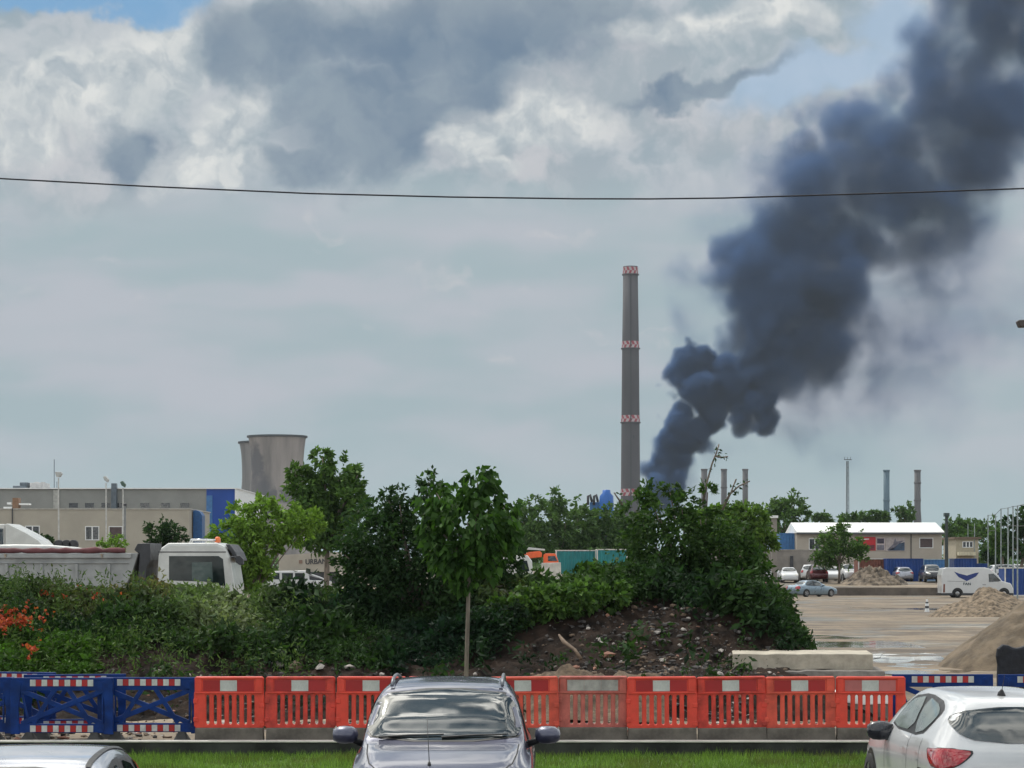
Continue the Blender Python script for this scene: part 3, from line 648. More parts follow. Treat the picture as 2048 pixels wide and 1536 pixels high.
# ------------------------------------------------------------------ piles on the yard
SANDM = mat('sand', (.105, .080, .054), .95, var=.3, scale=1.6, bump=.9, c2=(.17, .13, .088))
GRAVM = mat('gravel_heap', (.13, .098, .066), .95, var=.6, scale=4, bump=1.0, c2=(.27, .205, .14))
def pile(name, cx, cy, rx, ry, h, m, label, seed, rough=.12, n=110, cat='heap', pw=1.0, zb=0):
    xs = np.linspace(-1.12, 1.12, n); A, B = np.meshgrid(xs, xs); XX = cx+A*rx; YY = cy+B*ry
    d = np.sqrt(A**2+B**2)*(1+.22*(fbm(XX, YY, rx*.7, seed, 2)-.5)); ZZ = zb-.12+(h+.12)*np.clip(1-d, 0, 1)**pw*(1+rough*2*(fbm(XX, YY, rx*.3, seed+5, 4)-.5))+(fbm(XX, YY, rx*.09, seed+9, 3)-.5)*rough*h*np.clip(1.25-d, 0, 1)
    k = (np.arange(n-1)[:, None]*n+np.arange(n-1)[None]).ravel()
    return tag(np_mesh(name, np.stack([XX, YY, ZZ], -1).reshape(-1, 3), np.stack([k, k+1, k+n+1, k+n], 1), m, smooth=True), label, cat)
pile('sand_heap', X(2120, 61), 61, 3.25, 3.4, 2.25, SANDM, 'big brown sand heap at the right edge behind the black garment', 3, .10, pw=.82)
pile('gravel_heap', X(1980, 122), 122, 3.2, 4.0, 1.5, GRAVM, 'pale heap of wood chips and gravel in front of the white van', 7, .22, pw=.8)
pile('rubble_heap', X(1742, 214), 214, 2.9, 3.5, 1.65, mat('rubble_mix', (.07, .055, .045), .95, var=.6, scale=1.6, bump=1, c2=(.24, .19, .14)), 'brown rubble heap in front of the blue containers', 13, .5, pw=.7, zb=.85)
pile('rubble_heap', X(1792, 214), 214, 1.1, 1.8, .9, mat('rubble_mix2', (.09, .075, .065), .95, var=.6, scale=2, bump=1, c2=(.24, .20, .16)), 'small grey rubble heap at the foot of the blue container', 15, .5, pw=.7, zb=.85)

# ------------------------------------------------------------------ cars
def pchip(xk, yk, x):
    xk = np.asarray(xk, float); yk = np.asarray(yk, float); h = np.diff(xk); d = np.diff(yk)/h; m = np.zeros_like(yk)
    for i in range(1, len(yk)-1):
        if d[i-1]*d[i] > 0: w1 = 2*h[i]+h[i-1]; w2 = h[i]+2*h[i-1]; m[i] = (w1+w2)/(w1/d[i-1]+w2/d[i])
    m[0] = d[0]; m[-1] = d[-1]; i = np.clip(np.searchsorted(xk, x)-1, 0, len(h)-1); t = (x-xk[i])/h[i]
    return (2*t**3-3*t**2+1)*yk[i]+(t**3-2*t**2+t)*h[i]*m[i]+(-2*t**3+3*t**2)*yk[i+1]+(t**3-t**2)*h[i]*m[i+1]
# columns: x from nose, sill z, shoulder z, top z, half width, shoulder half width, roof half width
SPEC = {
 'mpv': dict(L=4.3, st=[(0, .36, .52, .58, .52, .48, .25), (.05, .24, .60, .68, .70, .66, .42), (.3, .18, .74, .85, .82, .77, .58), (.85, .17, .90, 1.0, .865, .81, .66), (1.28, .17, .965, 1.085, .875, .815, .735), (1.6, .17, .985, 1.31, .88, .815, .70), (2.0, .17, .99, 1.53, .88, .815, .655), (2.25, .17, 1.0, 1.585, .88, .81, .63), (2.9, .17, 1.0, 1.615, .88, .80, .60), (3.6, .18, 1.0, 1.58, .87, .79, .56), (3.98, .19, 1.0, 1.50, .86, .78, .54), (4.13, .22, .98, 1.30, .84, .76, .56), (4.22, .26, .93, 1.03, .80, .72, .58), (4.3, .4, .75, .80, .66, .6, .45)], wheels=(.78, 3.42), ws=1.32, wr=.315),
 'hatch': dict(L=4.06, st=[(0, .36, .52, .58, .52, .46, .25), (.05, .24, .60, .68, .70, .64, .4), (.3, .18, .74, .82, .81, .76, .56), (.8, .17, .86, .95, .855, .80, .66), (1.15, .17, .92, 1.02, .865, .79, .68), (1.5, .17, .95, 1.24, .865, .79, .62), (1.85, .17, .96, 1.40, .865, .785, .56), (2.2, .17, .965, 1.447, .865, .785, .55), (2.7, .17, .975, 1.44, .865, .79, .545), (3.3, .18, .99, 1.40, .87, .80, .53), (3.62, .19, .98, 1.335, .87, .80, .52), (3.78, .21, .96, 1.17, .865, .79, .56), (3.93, .24, .90, .97, .84, .76, .60), (4.02, .30, .78, .84, .79, .71, .55), (4.06, .42, .66, .70, .66, .6, .42)], wheels=(.78, 3.34), ws=1.2, wr=.31),
 'sedan': dict(L=4.5, st=[(0, .36, .50, .56, .52, .46, .25), (.05, .24, .58, .66, .70, .64, .4), (.3, .18, .70, .78, .82, .76, .56), (.9, .17, .82, .90, .86, .81, .66), (1.35, .17, .88, .96, .87, .80, .68), (1.7, .17, .90, 1.2, .87, .79, .6), (2.05, .17, .91, 1.36, .87, .785, .54), (2.5, .17, .92, 1.42, .87, .785, .53), (3.0, .17, .92, 1.40, .87, .785, .52), (3.35, .18, .93, 1.28, .87, .79, .54), (3.7, .18, .94, 1.04, .87, .80, .62), (4.2, .20, .92, .99, .855, .79, .66), (4.43, .28, .84, .90, .80, .72, .58), (4.5, .42, .66, .70, .66, .6, .42)], wheels=(.85, 3.55), ws=1.38, wr=.31),
 'suv': dict(L=4.5, st=[(0, .45, .66, .74, .6, .54, .3), (.05, .32, .74, .86, .76, .7, .45), (.3, .26, .9, 1.0, .87, .81, .6), (.85, .25, 1.0, 1.10, .90, .85, .7), (1.2, .25, 1.06, 1.17, .91, .84, .72), (1.5, .25, 1.08, 1.4, .91, .83, .66), (1.85, .25, 1.09, 1.62, .91, .82, .61), (2.3, .25, 1.1, 1.69, .91, .82, .6), (3.2, .25, 1.1, 1.68, .91, .82, .59), (3.95, .27, 1.1, 1.6, .90, .81, .57), (4.2, .3, 1.08, 1.35, .89, .8, .6), (4.4, .35, 1.0, 1.08, .86, .77, .6), (4.5, .5, .8, .86, .72, .65, .45)], wheels=(.85, 3.5), ws=1.25, wr=.36),
}
GLASS = mat('car_glass', (.012, .018, .018), .02, var=.2, scale=2, ior=2.1)
GLASSD = mat('tinted_glass', (.012, .02, .02), .05, var=.3, scale=2, ior=1.42)
GLASSP = mat('sky_toned_car_glass', (.17, .20, .185), .05, var=.25, scale=1.5, ior=1.6)  # bright sky in the side windows is put into this base colour
TRIM = mat('black_trim', (.012, .012, .013), .5, var=.2); TYRE = mat('tyre', (.02, .02, .02), .85); RIM = mat('alloy', (.35, .35, .36), .35, metal=.8)
LENS = mat('headlight_lens', (.62, .60, .54), .1, coat=1, var=.12, scale=6); TAIL = mat('tail_lens', (.33, .012, .02), .12, coat=1, var=.35, scale=7); SEAM = mat('panel_gap', (.02, .02, .022), .8)
PLATE = mat('number_plate', (.7, .7, .68), .5)
def chaikin(p, k=2):
    for _ in range(k):
        q = []
        for i in range(len(p)):
            a, b = np.array(p[i]), np.array(p[(i+1) % len(p)]); q += [tuple(a*.75+b*.25), tuple(a*.25+b*.75)]
        p = q
    return p
def clip_rows(poly, t0, n, m):
    zs = [p[1] for p in poly]; z0, z1 = min(zs), max(zs); rows = []
    for t in np.linspace(z0+(z1-z0)*.004, z1-(z1-z0)*.004, n):
        c = []
        for i in range(len(poly)):
            a, b = poly[i], poly[(i+1) % len(poly)]
            if (a[1] <= t) != (b[1] <= t): c.append(a[0]+(b[0]-a[0])*(t-a[1])/(b[1]-a[1]))
        c.sort(); rows.append([(u, t) for u in np.linspace(c[0], c[-1], m)])
    return rows
def decal(mb, bvh, poly, O, au, av, d, off=.006, n=10, m=14, mi=0, round_=2):
    """lay a smooth-edged patch on the bodywork: polygon in (u, v) cast along d"""
    O, au, av, d = map(Vector, (O, au, av, d)); rows = clip_rows(chaikin(poly, round_), 0, n, m); vs = []; idx = {}
    for i, row in enumerate(rows):
        for j, (u, v) in enumerate(row):
            h = bvh.ray_cast(O+au*u+av*v, d)
            if h[0] is not None: idx[i, j] = len(vs); vs.append(h[0]-d*off+(h[1]*(off*.5) if h[1].dot(d) < 0 else -h[1]*(off*.5)))
    fs = []
    flip = au.cross(av).dot(d) > 0
    for i in range(n-1):
        for j in range(m-1):
            q = [idx.get(k) for k in ((i, j), (i, j+1), (i+1, j+1), (i+1, j))]
            if None not in q: fs.append(tuple(reversed(q)) if flip else tuple(q))
    mb.add(vs, fs, mi)
def car_shell(spec):
    st = np.array(spec['st']); L = spec['L']; xs = np.unique(np.concatenate([np.linspace(0, .3, 9), np.linspace(.3, L-.4, 58), np.linspace(L-.4, L, 13)])); S = [pchip(st[:, 0], st[:, i], xs) for i in range(1, 7)]
    rings = []; K = 30
    for z0, zs, zt, hw, hs, ht in zip(*S):
        dz = zs-z0; up = zt-zs
        ctl = np.array([(0, z0), (hw*.8, z0), (hw*.955, z0+.05*dz), (hw*.985, z0+.25*dz), (hw, z0+.55*dz), (hw*.99, z0+.8*dz), (hs+.012, zs-.015), (hs-.01, zs+.05*up), (hs*.55+ht*.45, zs+.5*up), (ht+.02, zt-.16*up), (ht-.06, zt-.045*up), (ht*.6, zt-.012*up), (0, zt)])
        dd = np.concatenate([[0], np.cumsum(np.linalg.norm(np.diff(ctl, axis=0), axis=1))]); dd = dd/dd[-1]; tt = np.linspace(0, 1, K)
        tt = np.unique(np.concatenate([np.linspace(0, 1, K)])); rings.append(np.stack([pchip(np.arange(len(ctl)), ctl[:, 0], tt*(len(ctl)-1)), pchip(np.arange(len(ctl)), ctl[:, 1], tt*(len(ctl)-1))], 1))
    vs = []; nr = 2*K-2
    for x, rg in zip(xs, rings):
        full = [(-x, a, b) for a, b in rg]+[(-x, -a, b) for a, b in rg[-2:0:-1]]; vs += full
    fs = [(i*nr+k, (i+1)*nr+k, (i+1)*nr+(k+1) % nr, i*nr+(k+1) % nr) for i in range(len(xs)-1) for k in range(nr)]
    fs += [tuple(range(nr)), tuple(range((len(xs)-1)*nr+nr-1, (len(xs)-1)*nr-1, -1))]
    return vs, fs
CARPROTO = {}
def ws_poly(kind):
    return {'mpv': [(-.785, 1.10), (-.66, 1.49), (-.3, 1.53), (.3, 1.53), (.66, 1.49), (.785, 1.10), (.3, 1.085), (-.3, 1.085)],
            'hatch': [(-.71, 1.04), (-.56, 1.37), (.56, 1.37), (.71, 1.04)], 'sedan': [(-.71, .98), (-.54, 1.34), (.54, 1.34), (.71, .98)], 'suv': [(-.74, 1.2), (-.60, 1.60), (.60, 1.60), (.74, 1.2)]}[kind]
SIDE = {'mpv': [[(-1.72, 1.04), (-2.02, 1.40), (-2.25, 1.49), (-2.72, 1.51), (-2.72, 1.04)], [(-2.80, 1.04), (-2.80, 1.51), (-3.45, 1.49), (-3.52, 1.06)], [(-3.60, 1.08), (-3.54, 1.48), (-3.86, 1.42), (-3.98, 1.12)]],
        'hatch': [[(-1.62, .995), (-1.60, 1.06), (-1.96, 1.29), (-2.22, 1.345), (-2.52, 1.35), (-2.60, .995)], [(-2.70, .995), (-2.60, 1.35), (-2.95, 1.335), (-3.25, 1.27), (-3.36, 1.20), (-3.18, 1.06), (-3.0, 1.0)]],
        'sedan': [[(-1.75, .95), (-2.1, 1.24), (-2.3, 1.30), (-2.6, 1.32), (-2.62, .95)], [(-2.7, .95), (-2.68, 1.32), (-3.1, 1.29), (-3.42, 1.13), (-3.5, .98)]],
        'suv': [[(-1.62, 1.14), (-1.95, 1.48), (-2.2, 1.57), (-2.6, 1.58), (-2.62, 1.14)], [(-2.7, 1.14), (-2.68, 1.58), (-3.3, 1.57), (-3.42, 1.15)], [(-3.5, 1.16), (-3.4, 1.56), (-3.8, 1.52), (-3.98, 1.2)]]}
REAR = {'mpv': [(-.62, 1.07), (-.54, 1.44), (.54, 1.44), (.62, 1.07)], 'hatch': [(-.70, 1.185), (-.46, 1.30), (0, 1.315), (.46, 1.30), (.70, 1.185), (.52, .985), (0, .955), (-.52, .985)], 'sedan': [(-.62, 1.06), (-.5, 1.31), (.5, 1.31), (.62, 1.06)], 'suv': [(-.66, 1.14), (-.58, 1.52), (.58, 1.52), (.66, 1.14)]}
def car(kind, paint, name='parked_car', label='', group=None, glass=None, side_glass=None, detail=True, roof_rails=False):
    sp = SPEC[kind]; glass = glass or GLASS; side_glass = side_glass or glass
    root = thing(name, (0, 0, 0), label, 'car', group=group); vs, fs = car_shell(sp); L = sp['L']; H0 = max(s[3] for s in sp['st'])
    bvh = BVHTree.FromPolygons([Vector(v) for v in vs], fs)
    body = MB().add(vs, fs).build('body', paint, root, local=True, smooth=True)
    # windscreen and rear window with black surrounds, side windows
    wp = ws_poly(kind); cz = sum(p[1] for p in wp)/len(wp)
    grow = lambda p, k: [(a*(1+k), cz+(b-cz)*(1+k*1.6)) for a, b in p]
    mb = MB(); decal(mb, bvh, grow(wp, .035), (3, 0, 0), (0, 1, 0), (0, 0, 1), (-1, 0, 0), .004, 14, 20, 0, 2); mb.build('windscreen_seal', TRIM, root, local=True, smooth=True)
    mb = MB(); decal(mb, bvh, wp, (3, 0, 0), (0, 1, 0), (0, 0, 1), (-1, 0, 0), .009, 14, 20, 0, 2); mb.build('windscreen', glass, root, local=True, smooth=True)
    rp = REAR[kind]; mb = MB(); decal(mb, bvh, rp, (-8, 0, 0), (0, 1, 0), (0, 0, 1), (1, 0, 0), .007, 12, 18, 0, 2); mb.build('rear_window', glass, root, local=True, smooth=True)
    for s in (1, -1):
        sd = SIDE[kind]; allp = [p for q in sd for p in q]; zc = sum(p[1] for p in allp)/len(allp)
        mb = MB()
        pts_ = sorted(set(allp)); hull = []
        for seq in (pts_, pts_[::-1]):
            hh_ = []
            for q in seq:
                while len(hh_) > 1 and (hh_[-1][0]-hh_[-2][0])*(q[1]-hh_[-2][1])-(hh_[-1][1]-hh_[-2][1])*(q[0]-hh_[-2][0]) <= 0: hh_.pop()
                hh_.append(q)
            hull += hh_[:-1]
        c = np.mean(hull, 0); hull = [(a+(.05 if a > c[0] else -.05), b+(.032 if b > c[1] else -.025)) for a, b in hull]
        decal(mb, bvh, hull, (0, 3*s, 0), (1, 0, 0), (0, 0, 1), (0, -s, 0), .003, 12, 40, 0, 2)
        mb.build('window_frame', TRIM, root, local=True, smooth=True)
        for q in sd:
            mb = MB(); decal(mb, bvh, q, (0, 3*s, 0), (1, 0, 0), (0, 0, 1), (0, -s, 0), .008, 10, 14, 0, 1); mb.build('side_window', side_glass, root, local=True, smooth=True)
    # lamps
    for s in (1, -1):
        z = {'mpv': .72, 'hatch': .70, 'sedan': .66, 'suv': .84}[kind]
        mb = MB(); decal(mb, bvh, [(s*.42, z-.08), (s*.40, z), (s*.62, z+.10), (s*.80, z+.16), (s*.80, z+.02), (s*.62, z-.08)], (3, 0, 0), (0, 1, 0), (0, 0, 1), (-1, 0, 0), .008, 8, 10, 0, 2); mb.build('headlight', LENS, root, local=True, smooth=True)
        dv = Vector((1, -s*.55, 0)).normalized(); au = Vector((s*.55, 1, 0)).normalized()
        o0 = Vector((-L, s*.8, 0))-dv*2
        tp = [(-.24, .90), (-.23, .84), (-.10, .73), (.08, .71), (.20, .75), (.27, .885), (.22, .91), (-.05, .915)] if kind == 'hatch' else [(-.22, 1.0), (-.24, .72), (.18, .72), (.2, 1.0)]
        if s < 0: tp = [(-a, b) for a, b in tp]
        if kind == 'mpv' or kind == 'suv': tp = [(a*.6, b+.1) for a, b in tp]
        if kind == 'sedan': tp = [(a, b-.08) for a, b in tp]
        sc = 1.08; tc = np.mean(tp, 0); mb = MB(); decal(mb, bvh, [(tc[0]+(a-tc[0])*sc, tc[1]+(b-tc[1])*sc) for a, b in tp], o0, au, (0, 0, 1), dv, .005, 10, 14, 0, 2)
        tl = mb.build('tail_light', TRIM, root, local=True, smooth=True)
        mb = MB(); decal(mb, bvh, tp, o0, au, (0, 0, 1), dv, .012, 10, 14, 0, 2); mb.build('lens', TAIL, tl, local=True, smooth=True)
    # wheels
    for wx in sp['wheels']:
        for s in (1, -1):
            r = sp['wr']; mb = MB(); decal(mb, bvh, [(-wx+math.cos(t)*(r+.055), r+.01+math.sin(t)*(r+.055)) for t in np.linspace(0, 6.283, 18, endpoint=False)], (0, 3*s, 0), (1, 0, 0), (0, 0, 1), (0, -s, 0), .004, 14, 14, 0, 0); mb.build('wheel_arch', TRIM, root, local=True)
            y = s*(sp['st'][5][4]-.10); mb = MB(); mb.lathe([(r*.6, -.11), (r*.94, -.11), (r, -.08), (r, .08), (r*.94, .115), (r*.66, .12)], (-wx, y, r), 24, 0, 'y')
            wh = mb.build('wheel', TYRE, root, local=True, smooth=True)
            mb = MB(); o_ = s*.112
            for k in range(5):
                a = 2*math.pi*k/5; q = [(-wx+r*.66*math.cos(a-.32), y+o_, r+r*.66*math.sin(a-.32)), (-wx+r*.66*math.cos(a+.32), y+o_, r+r*.66*math.sin(a+.32)), (-wx+r*.14*math.cos(a+.9), y+o_, r+r*.14*math.sin(a+.9)), (-wx+r*.14*math.cos(a-.9), y+o_, r+r*.14*math.sin(a-.9))]
                mb.add(q, [(0, 1, 2, 3) if s < 0 else (3, 2, 1, 0)])
            mb.lathe([(r*.13, -.001), (r*.13, s*.01), (.001, s*.012)], (-wx, y+o_, r), 12, 0, 'y'); mb.lathe([(r*.62, -.004), (r*.68, .0), (r*.68, -.03)], (-wx, y+o_, r), 20, 0, 'y'); mb.build('rim', RIM, wh, local=True)
    if detail:
        for s in (1, -1):                                             # mirrors, door gaps, handles
            mx = -sp['ws']-.42; mz = sp['st'][4][3]+(.02 if kind != 'suv' else .0); my = s*.98
            mb = MB(); mb.lathe([(.001, -.125), (.065, -.115), (.095, -.06), (.10, 0), (.092, .07), (.06, .115), (.001, .125)], (0, 0, 0), 14, 0, 'y')
            ms = 1.22 if kind == 'hatch' else 1.0; mz -= .11 if kind == 'hatch' else 0; my -= s*.07 if kind == 'hatch' else 0
            vs2 = [(mx+v[0]*.85+(.03 if v[0] > 0 else 0)*abs(v[0])/.1, my+.01+v[1]*ms, mz+v[2]*.88*ms) for v in mb.v]; m2 = MB().add(vs2, mb.f); m2.build('mirror', MIRM.get(paint.name, paint), root, local=True, smooth=True)
            m3 = MB(); m3.tube([(mx-.01, s*.80, mz-.09), (mx, s*.90, mz-.05), (mx, my, mz-.02)], [.035, .03, .03], 8); m3.build('mirror_arm', TRIM, root, local=True, smooth=True)
            mb = MB()
            gaps = [-sp['ws']-.35, (-2.76 if kind == 'mpv' else -2.66), (-3.55 if kind in ('mpv', 'suv') else -3.25)]
            for gx in gaps: decal(mb, bvh, [(gx-.005, .3), (gx-.005, .97), (gx+.005, .97), (gx+.005, .3)], (0, 3*s, 0), (1, 0, 0), (0, 0, 1), (0, -s, 0), .002, 16, 2, 0, 0)
            mb.build('door_gap', SEAM, root, local=True)
            mb = MB()
            for gx in (-2.48, -3.12): decal(mb, bvh, [(gx-.1, .80), (gx-.1, .83), (gx+.08, .84), (gx+.08, .81)], (0, 3*s, 0), (1, 0, 0), (0, 0, 1), (0, -s, 0), .02, 4, 6, 0, 1)
            mb.build('door_handle', paint, root, local=True, smooth=True)
        mb = MB(); 
        for s in (1, -1):                                             # bonnet shut lines and roof mouldings
            pts = [(.0-.35, s*.56), (-.6, s*.66), (-.9, s*.70), (-1.2, s*.715)]
            for (a, b), (c, d) in zip(pts[:-1], pts[1:]): decal(mb, bvh, [(a, b-.005), (c, d-.005), (c, d+.005), (a, b+.005)] if False else [(b-.006, a), (d-.006, c), (d+.006, c), (b+.006, a)], (0, 0, 3), (0, 1, 0), (1, 0, 0), (0, 0, -1), .002, 6, 2, 0, 0)
        mb.build('bonnet_gap', SEAM, root, local=True)
        rl = {'mpv': (-2.05, -3.9, .535), 'hatch': (-1.95, -3.55, .505), 'sedan': (-2.1, -3.2, .49), 'suv': (-1.95, -3.95, .56)}[kind]
        for s in (1, -1) if kind != 'hatch' else ():
            mb = MB(); decal(mb, bvh, [(s*rl[2]-.02, rl[0]), (s*(rl[2]-.02)-.02, rl[1]), (s*(rl[2]-.02)+.02, rl[1]), (s*rl[2]+.02, rl[0])], (0, 0, 3), (0, 1, 0), (1, 0, 0), (0, 0, -1), .006, 20, 3, 0, 0); mb.build('roof_moulding', TRIM if not roof_rails else paint, root, local=True, smooth=True)
        for s in (1, -1):                                             # wipers
            mb = MB(); z0 = wp[0][1]; y_ = -.62 if s > 0 else -.02
            def on(y, z):
                h = bvh.ray_cast(Vector((3, y, z)), Vector((-1, 0, 0))); return h[0]+Vector((.03, 0, .01))
            mb.tube([on(y_, z0+.005), on(y_+.3, z0+.022), on(y_+.62, z0+.03)], [.012, .010, .007], 6); mb.build('wiper', TRIM, root, local=True)
        mb = MB(); mb.box(.0, .02, -.26, .26, .40, .51); mb.build('number_plate', PLATE, root, local=True, bevel=.004)
    if roof_rails:
        for s in (1, -1):
            mb = MB(); pts = []
            for x in np.linspace(-2.15, -3.85, 9):
                h = bvh.ray_cast(Vector((x, s*.545, 3)), Vector((0, 0, -1))); e = .0 if x in (-2.15, -3.85) else .035; pts.append(h[0]+Vector((0, 0, .012+e)))
            mb.tube(pts, .017, 8); mb.build('roof_rail', mat('rail_grey', (.14, .15, .17), .4, metal=.5), root, local=True, smooth=True)
    return root, bvh
MIRM = {}
def paintm(name, c, metal=.5, rough=.32, **k): return mat(name, c, rough, metal, var=.06, scale=1.2, coat=1.0, **k)
PGREY = paintm('grey_violet_paint', (.058, .062, .104), rough=.38); PSILV = paintm('silver_paint', (.40, .41, .46)); PWHITE = paintm('white_paint', (.56, .57, .58), 0, .35)
PBLUEG = paintm('blue_grey_paint', (.20, .27, .33)); PMAR = paintm('maroon_paint', (.10, .018, .024)); PDARK = paintm('dark_paint', (.03, .03, .035)); PRED = paintm('red_paint', (.45, .02, .02), 0)
MIRM['white_paint'] = mat('gloss_black', (.012, .013, .02), .25, coat=.6)
def aerial(root, x, z, tip, label=None, base=.03):
    mb = MB(); mb.tube([(x, 0, z-.02), (x, 0, z+.02), (x-.02, 0, z+.05)], [base, base*.7, .012], 8); mb.tube([(x-.02, 0, z+.045), tip], [.004, .0022], 6); mb.build('aerial', TRIM, root, local=True, smooth=True)
GZ = -.05
# grey car facing the camera
def warp_glass():
    m = GLASS; t = N(m.node_tree); b = t.nodes['Principled BSDF']; co = t.new('ShaderNodeTexCoord').outputs['Object']
    bp = t.new('ShaderNodeBump', {'Strength': .20, 'Distance': .02, 'Height': t.noise(co, 2.2, 2, .5)}); t.l.new(bp.outputs[0], b.inputs['Normal'])
warp_glass()
g, gb = car('mpv', PGREY, label='grey violet car with roof rails facing the camera in front of the barriers', roof_rails=True)
YW = 21.9; g.location = (X(876, 20.6), 20.55, GZ); g.rotation_euler = (0, 0, R(-90.6))
h = gb.ray_cast(Vector((-.50, -.10, 3)), Vector((0, 0, -1)))[0]; mb = MB(); mb.tube([(-.50, -.10, h.z-.02), (-.51, -.10, h.z+.03)], [.022, .012], 8); mb.tube([(-.51, -.10, h.z+.02), (-.72, -.13, 1.34)], [.0045, .0025], 6); mb.build('aerial', TRIM, g, local=True, smooth=True)
# white hatchback seen from behind
w, wb = car('hatch', PWHITE, label='white hatchback seen from behind at the right edge of the picture', side_glass=GLASSP)
w.location = (X(2040, 22.9)-.16, 22.9+4.06, GZ); w.rotation_euler = (0, 0, R(90+2.6))
aerial(w, -3.25, 1.415, (-3.38, 0, 1.62), base=.05)
# silver car cut by the lower left corner
s_, sb = car('mpv', PSILV, label='silver car whose roof shows at the lower left corner')
s_.location = (X(2, 15.5), 13.9, GZ-.19); s_.rotation_euler = (0, 0, R(-89))

# far cars on the yard
def place(kind, paint, px, Y, ang, label, zb=None, detail=False, **k):
    key = (kind, paint.name)
    if key not in CARPROTO: r_, _ = car(kind, paint, label=label, detail=detail, **k); CARPROTO[key] = r_
    else: r_ = copy_tree(CARPROTO[key]); r_['label'] = label
    r_['group'] = 'cars parked on the yard'
    z = float(TERR(Y)) if zb is None else zb; d = Matrix.Rotation(R(ang), 3, 'Z') @ Vector((SPEC[kind]['L']/2, 0, 0))
    r_.location = (X(px, Y)+d.x, Y+d.y, z); r_.rotation_euler = (0, 0, R(ang)); return r_
place('sedan', PBLUEG, 1624, 196, 62-90+60, 'blue grey saloon parked alone at the edge of the muddy yard', zb=0, detail=True)
place('hatch', PWHITE, 1577, 221, -92, 'white car facing the camera in front of the grey wall')
place('suv', PMAR, 1634, 222, 88, 'dark red off-roader seen from behind beside the white cars')
place('suv', PWHITE, 1618, 232, 84, 'white off-roader half hidden behind the dark red one')
place('hatch', PWHITE, 1665, 226, -98, 'white small car right of the dark red off-roader')
place('suv', PWHITE, 1694, 234, -80, 'white tall car behind the rubble heap')
place('hatch', PSILV, 1802, 226, 92, 'silver small car at the blue container door')
place('suv', PDARK, 1862, 222, -90, 'dark car with bright windscreen left of the white van')
place('hatch', PWHITE, 1537, 224, 40, 'white car half hidden by the bush and the grey wall')
place('hatch', PRED, 1531, 180, 80, 'red and white car half hidden by the end of the mound', zb=0)
place('sedan', PWHITE, 1163, 150, 24, 'white saloon with open door above the weeds by the teal container', zb=.45)
place('suv', PWHITE, 2015, 250, 10, 'white car beyond the blue container by the right fence')
place('suv', PWHITE, 2052, 262, -20, 'white car furthest back at the right edge')

# ------------------------------------------------------------------ trucks, van, pick-up
TW = mat('truck_white', (.55, .56, .54), .4, var=.1, scale=2, coat=.5); TG = mat('tipper_grey', (.30, .31, .31), .6, var=.2, scale=1.5); MAROON = mat('maroon_tarp', (.13, .045, .05), .8, var=.3, scale=2)
CHR = mat('chrome', (.7, .7, .7), .2, metal=1); BEAC = mat('orange_beacon', (.8, .16, .02), .3, coat=.5); DKM = mat('dark_metal', (.04, .042, .048), .55, var=.3)
ORA = mat('orange_paint', (.75, .11, .02), .4, coat=.4, var=.1)
def cab(root, poly, win, y0, y1, Y, paint, glass=GLASSD):
    P = lambda q: [(X(a, Y), Z(b, Y)) for a, b in q]
    mb = MB(); mb.prism(P(poly), y0, y1); c = mb.build('cab', paint, root, bevel=.09)
    mb = MB(); mb.prism(P(win), y0-.012, y0+.02); mb.build('side_window', glass, root, bevel=.01)
    return c
def wheels(root, xs, y0, y1, r=.5, zb=0.0):
    for x in xs:
        for y, s in ((y0, -1), (y1, 1)):
            mb = MB(); mb.lathe([(.01, s*.02), (r*.55, 0), (r*.6, s*.06), (r*.93, s*.06), (r, 0), (r, -s*.28), (r*.9, -s*.3)], (x, y, r+zb), 22, 0, 'y'); wv = mb.build('wheel', TYRE, root, smooth=True)
            mb = MB(); mb.lathe([(.01, s*.05), (r*.2, s*.05), (r*.5, s*.012)], (x, y, r+zb), 14, 0, 'y'); mb.build('rim', RIM, wv, smooth=True)
YT = 68.0; y0, y1 = YT, YT+2.45
t = thing('tipper_truck', (X(200, YT), YT, 0), 'white tipper truck with orange beacon and rolled maroon cover behind the mound', 'truck')
cab(t, [(312, 1255), (313, 1172), (316, 1112), (322, 1096), (336, 1086), (432, 1085), (450, 1092), (460, 1114), (469, 1172), (472, 1255)], [(338, 1112), (437, 1112), (446, 1118), (451, 1172), (438, 1171), (428, 1166), (408, 1163), (338, 1161)], y0, y1, YT, TW)
P = lambda q: [(X(a, YT), Z(b, YT)) for a, b in q]
mb = MB(); mb.prism(P([(316, 1103), (452, 1103), (452, 1105), (316, 1105)]), y0-.008, y0+.02); mb.build('cab_seam', DKM, t)
mb = MB(); mb.prism(P([(449, 1088), (458, 1088), (470, 1104), (477, 1121), (471, 1122), (461, 1105)]), y0+.1, y1-.1); mb.build('sun_visor', DKM, t, bevel=.03)
mb = MB(); mb.prism(P([(474, 1112), (482, 1111), (489, 1118), (489, 1129), (481, 1130), (474, 1124)]), y0-.35, y0-.1); mb.prism(P([(462, 1112), (476, 1114), (476, 1116), (462, 1115)]), y0-.2, y0+.05); mb.build('mirror', DKM, t, bevel=.03)
mb = MB(); mb.tube([(X(376, YT), y0+.4, Z(1086, YT)), (X(378, YT), y0+.4, Z(1079, YT)), (X(428, YT), y0+.4, Z(1080, YT))], .03, 8); mb.tube([(X(376, YT), y0+.8, Z(1086, YT)), (X(378, YT), y0+.8, Z(1080, YT)), (X(428, YT), y0+.8, Z(1081, YT))], .03, 8); mb.build('roof_bar', CHR, t, smooth=True)
mb = MB(); mb.lathe([(.09, 0), (.085, .12), (.06, .17), (.001, .18)], (X(431, YT), y0+.5, Z(1085, YT)), 14); mb.build('beacon', BEAC, t, smooth=True)
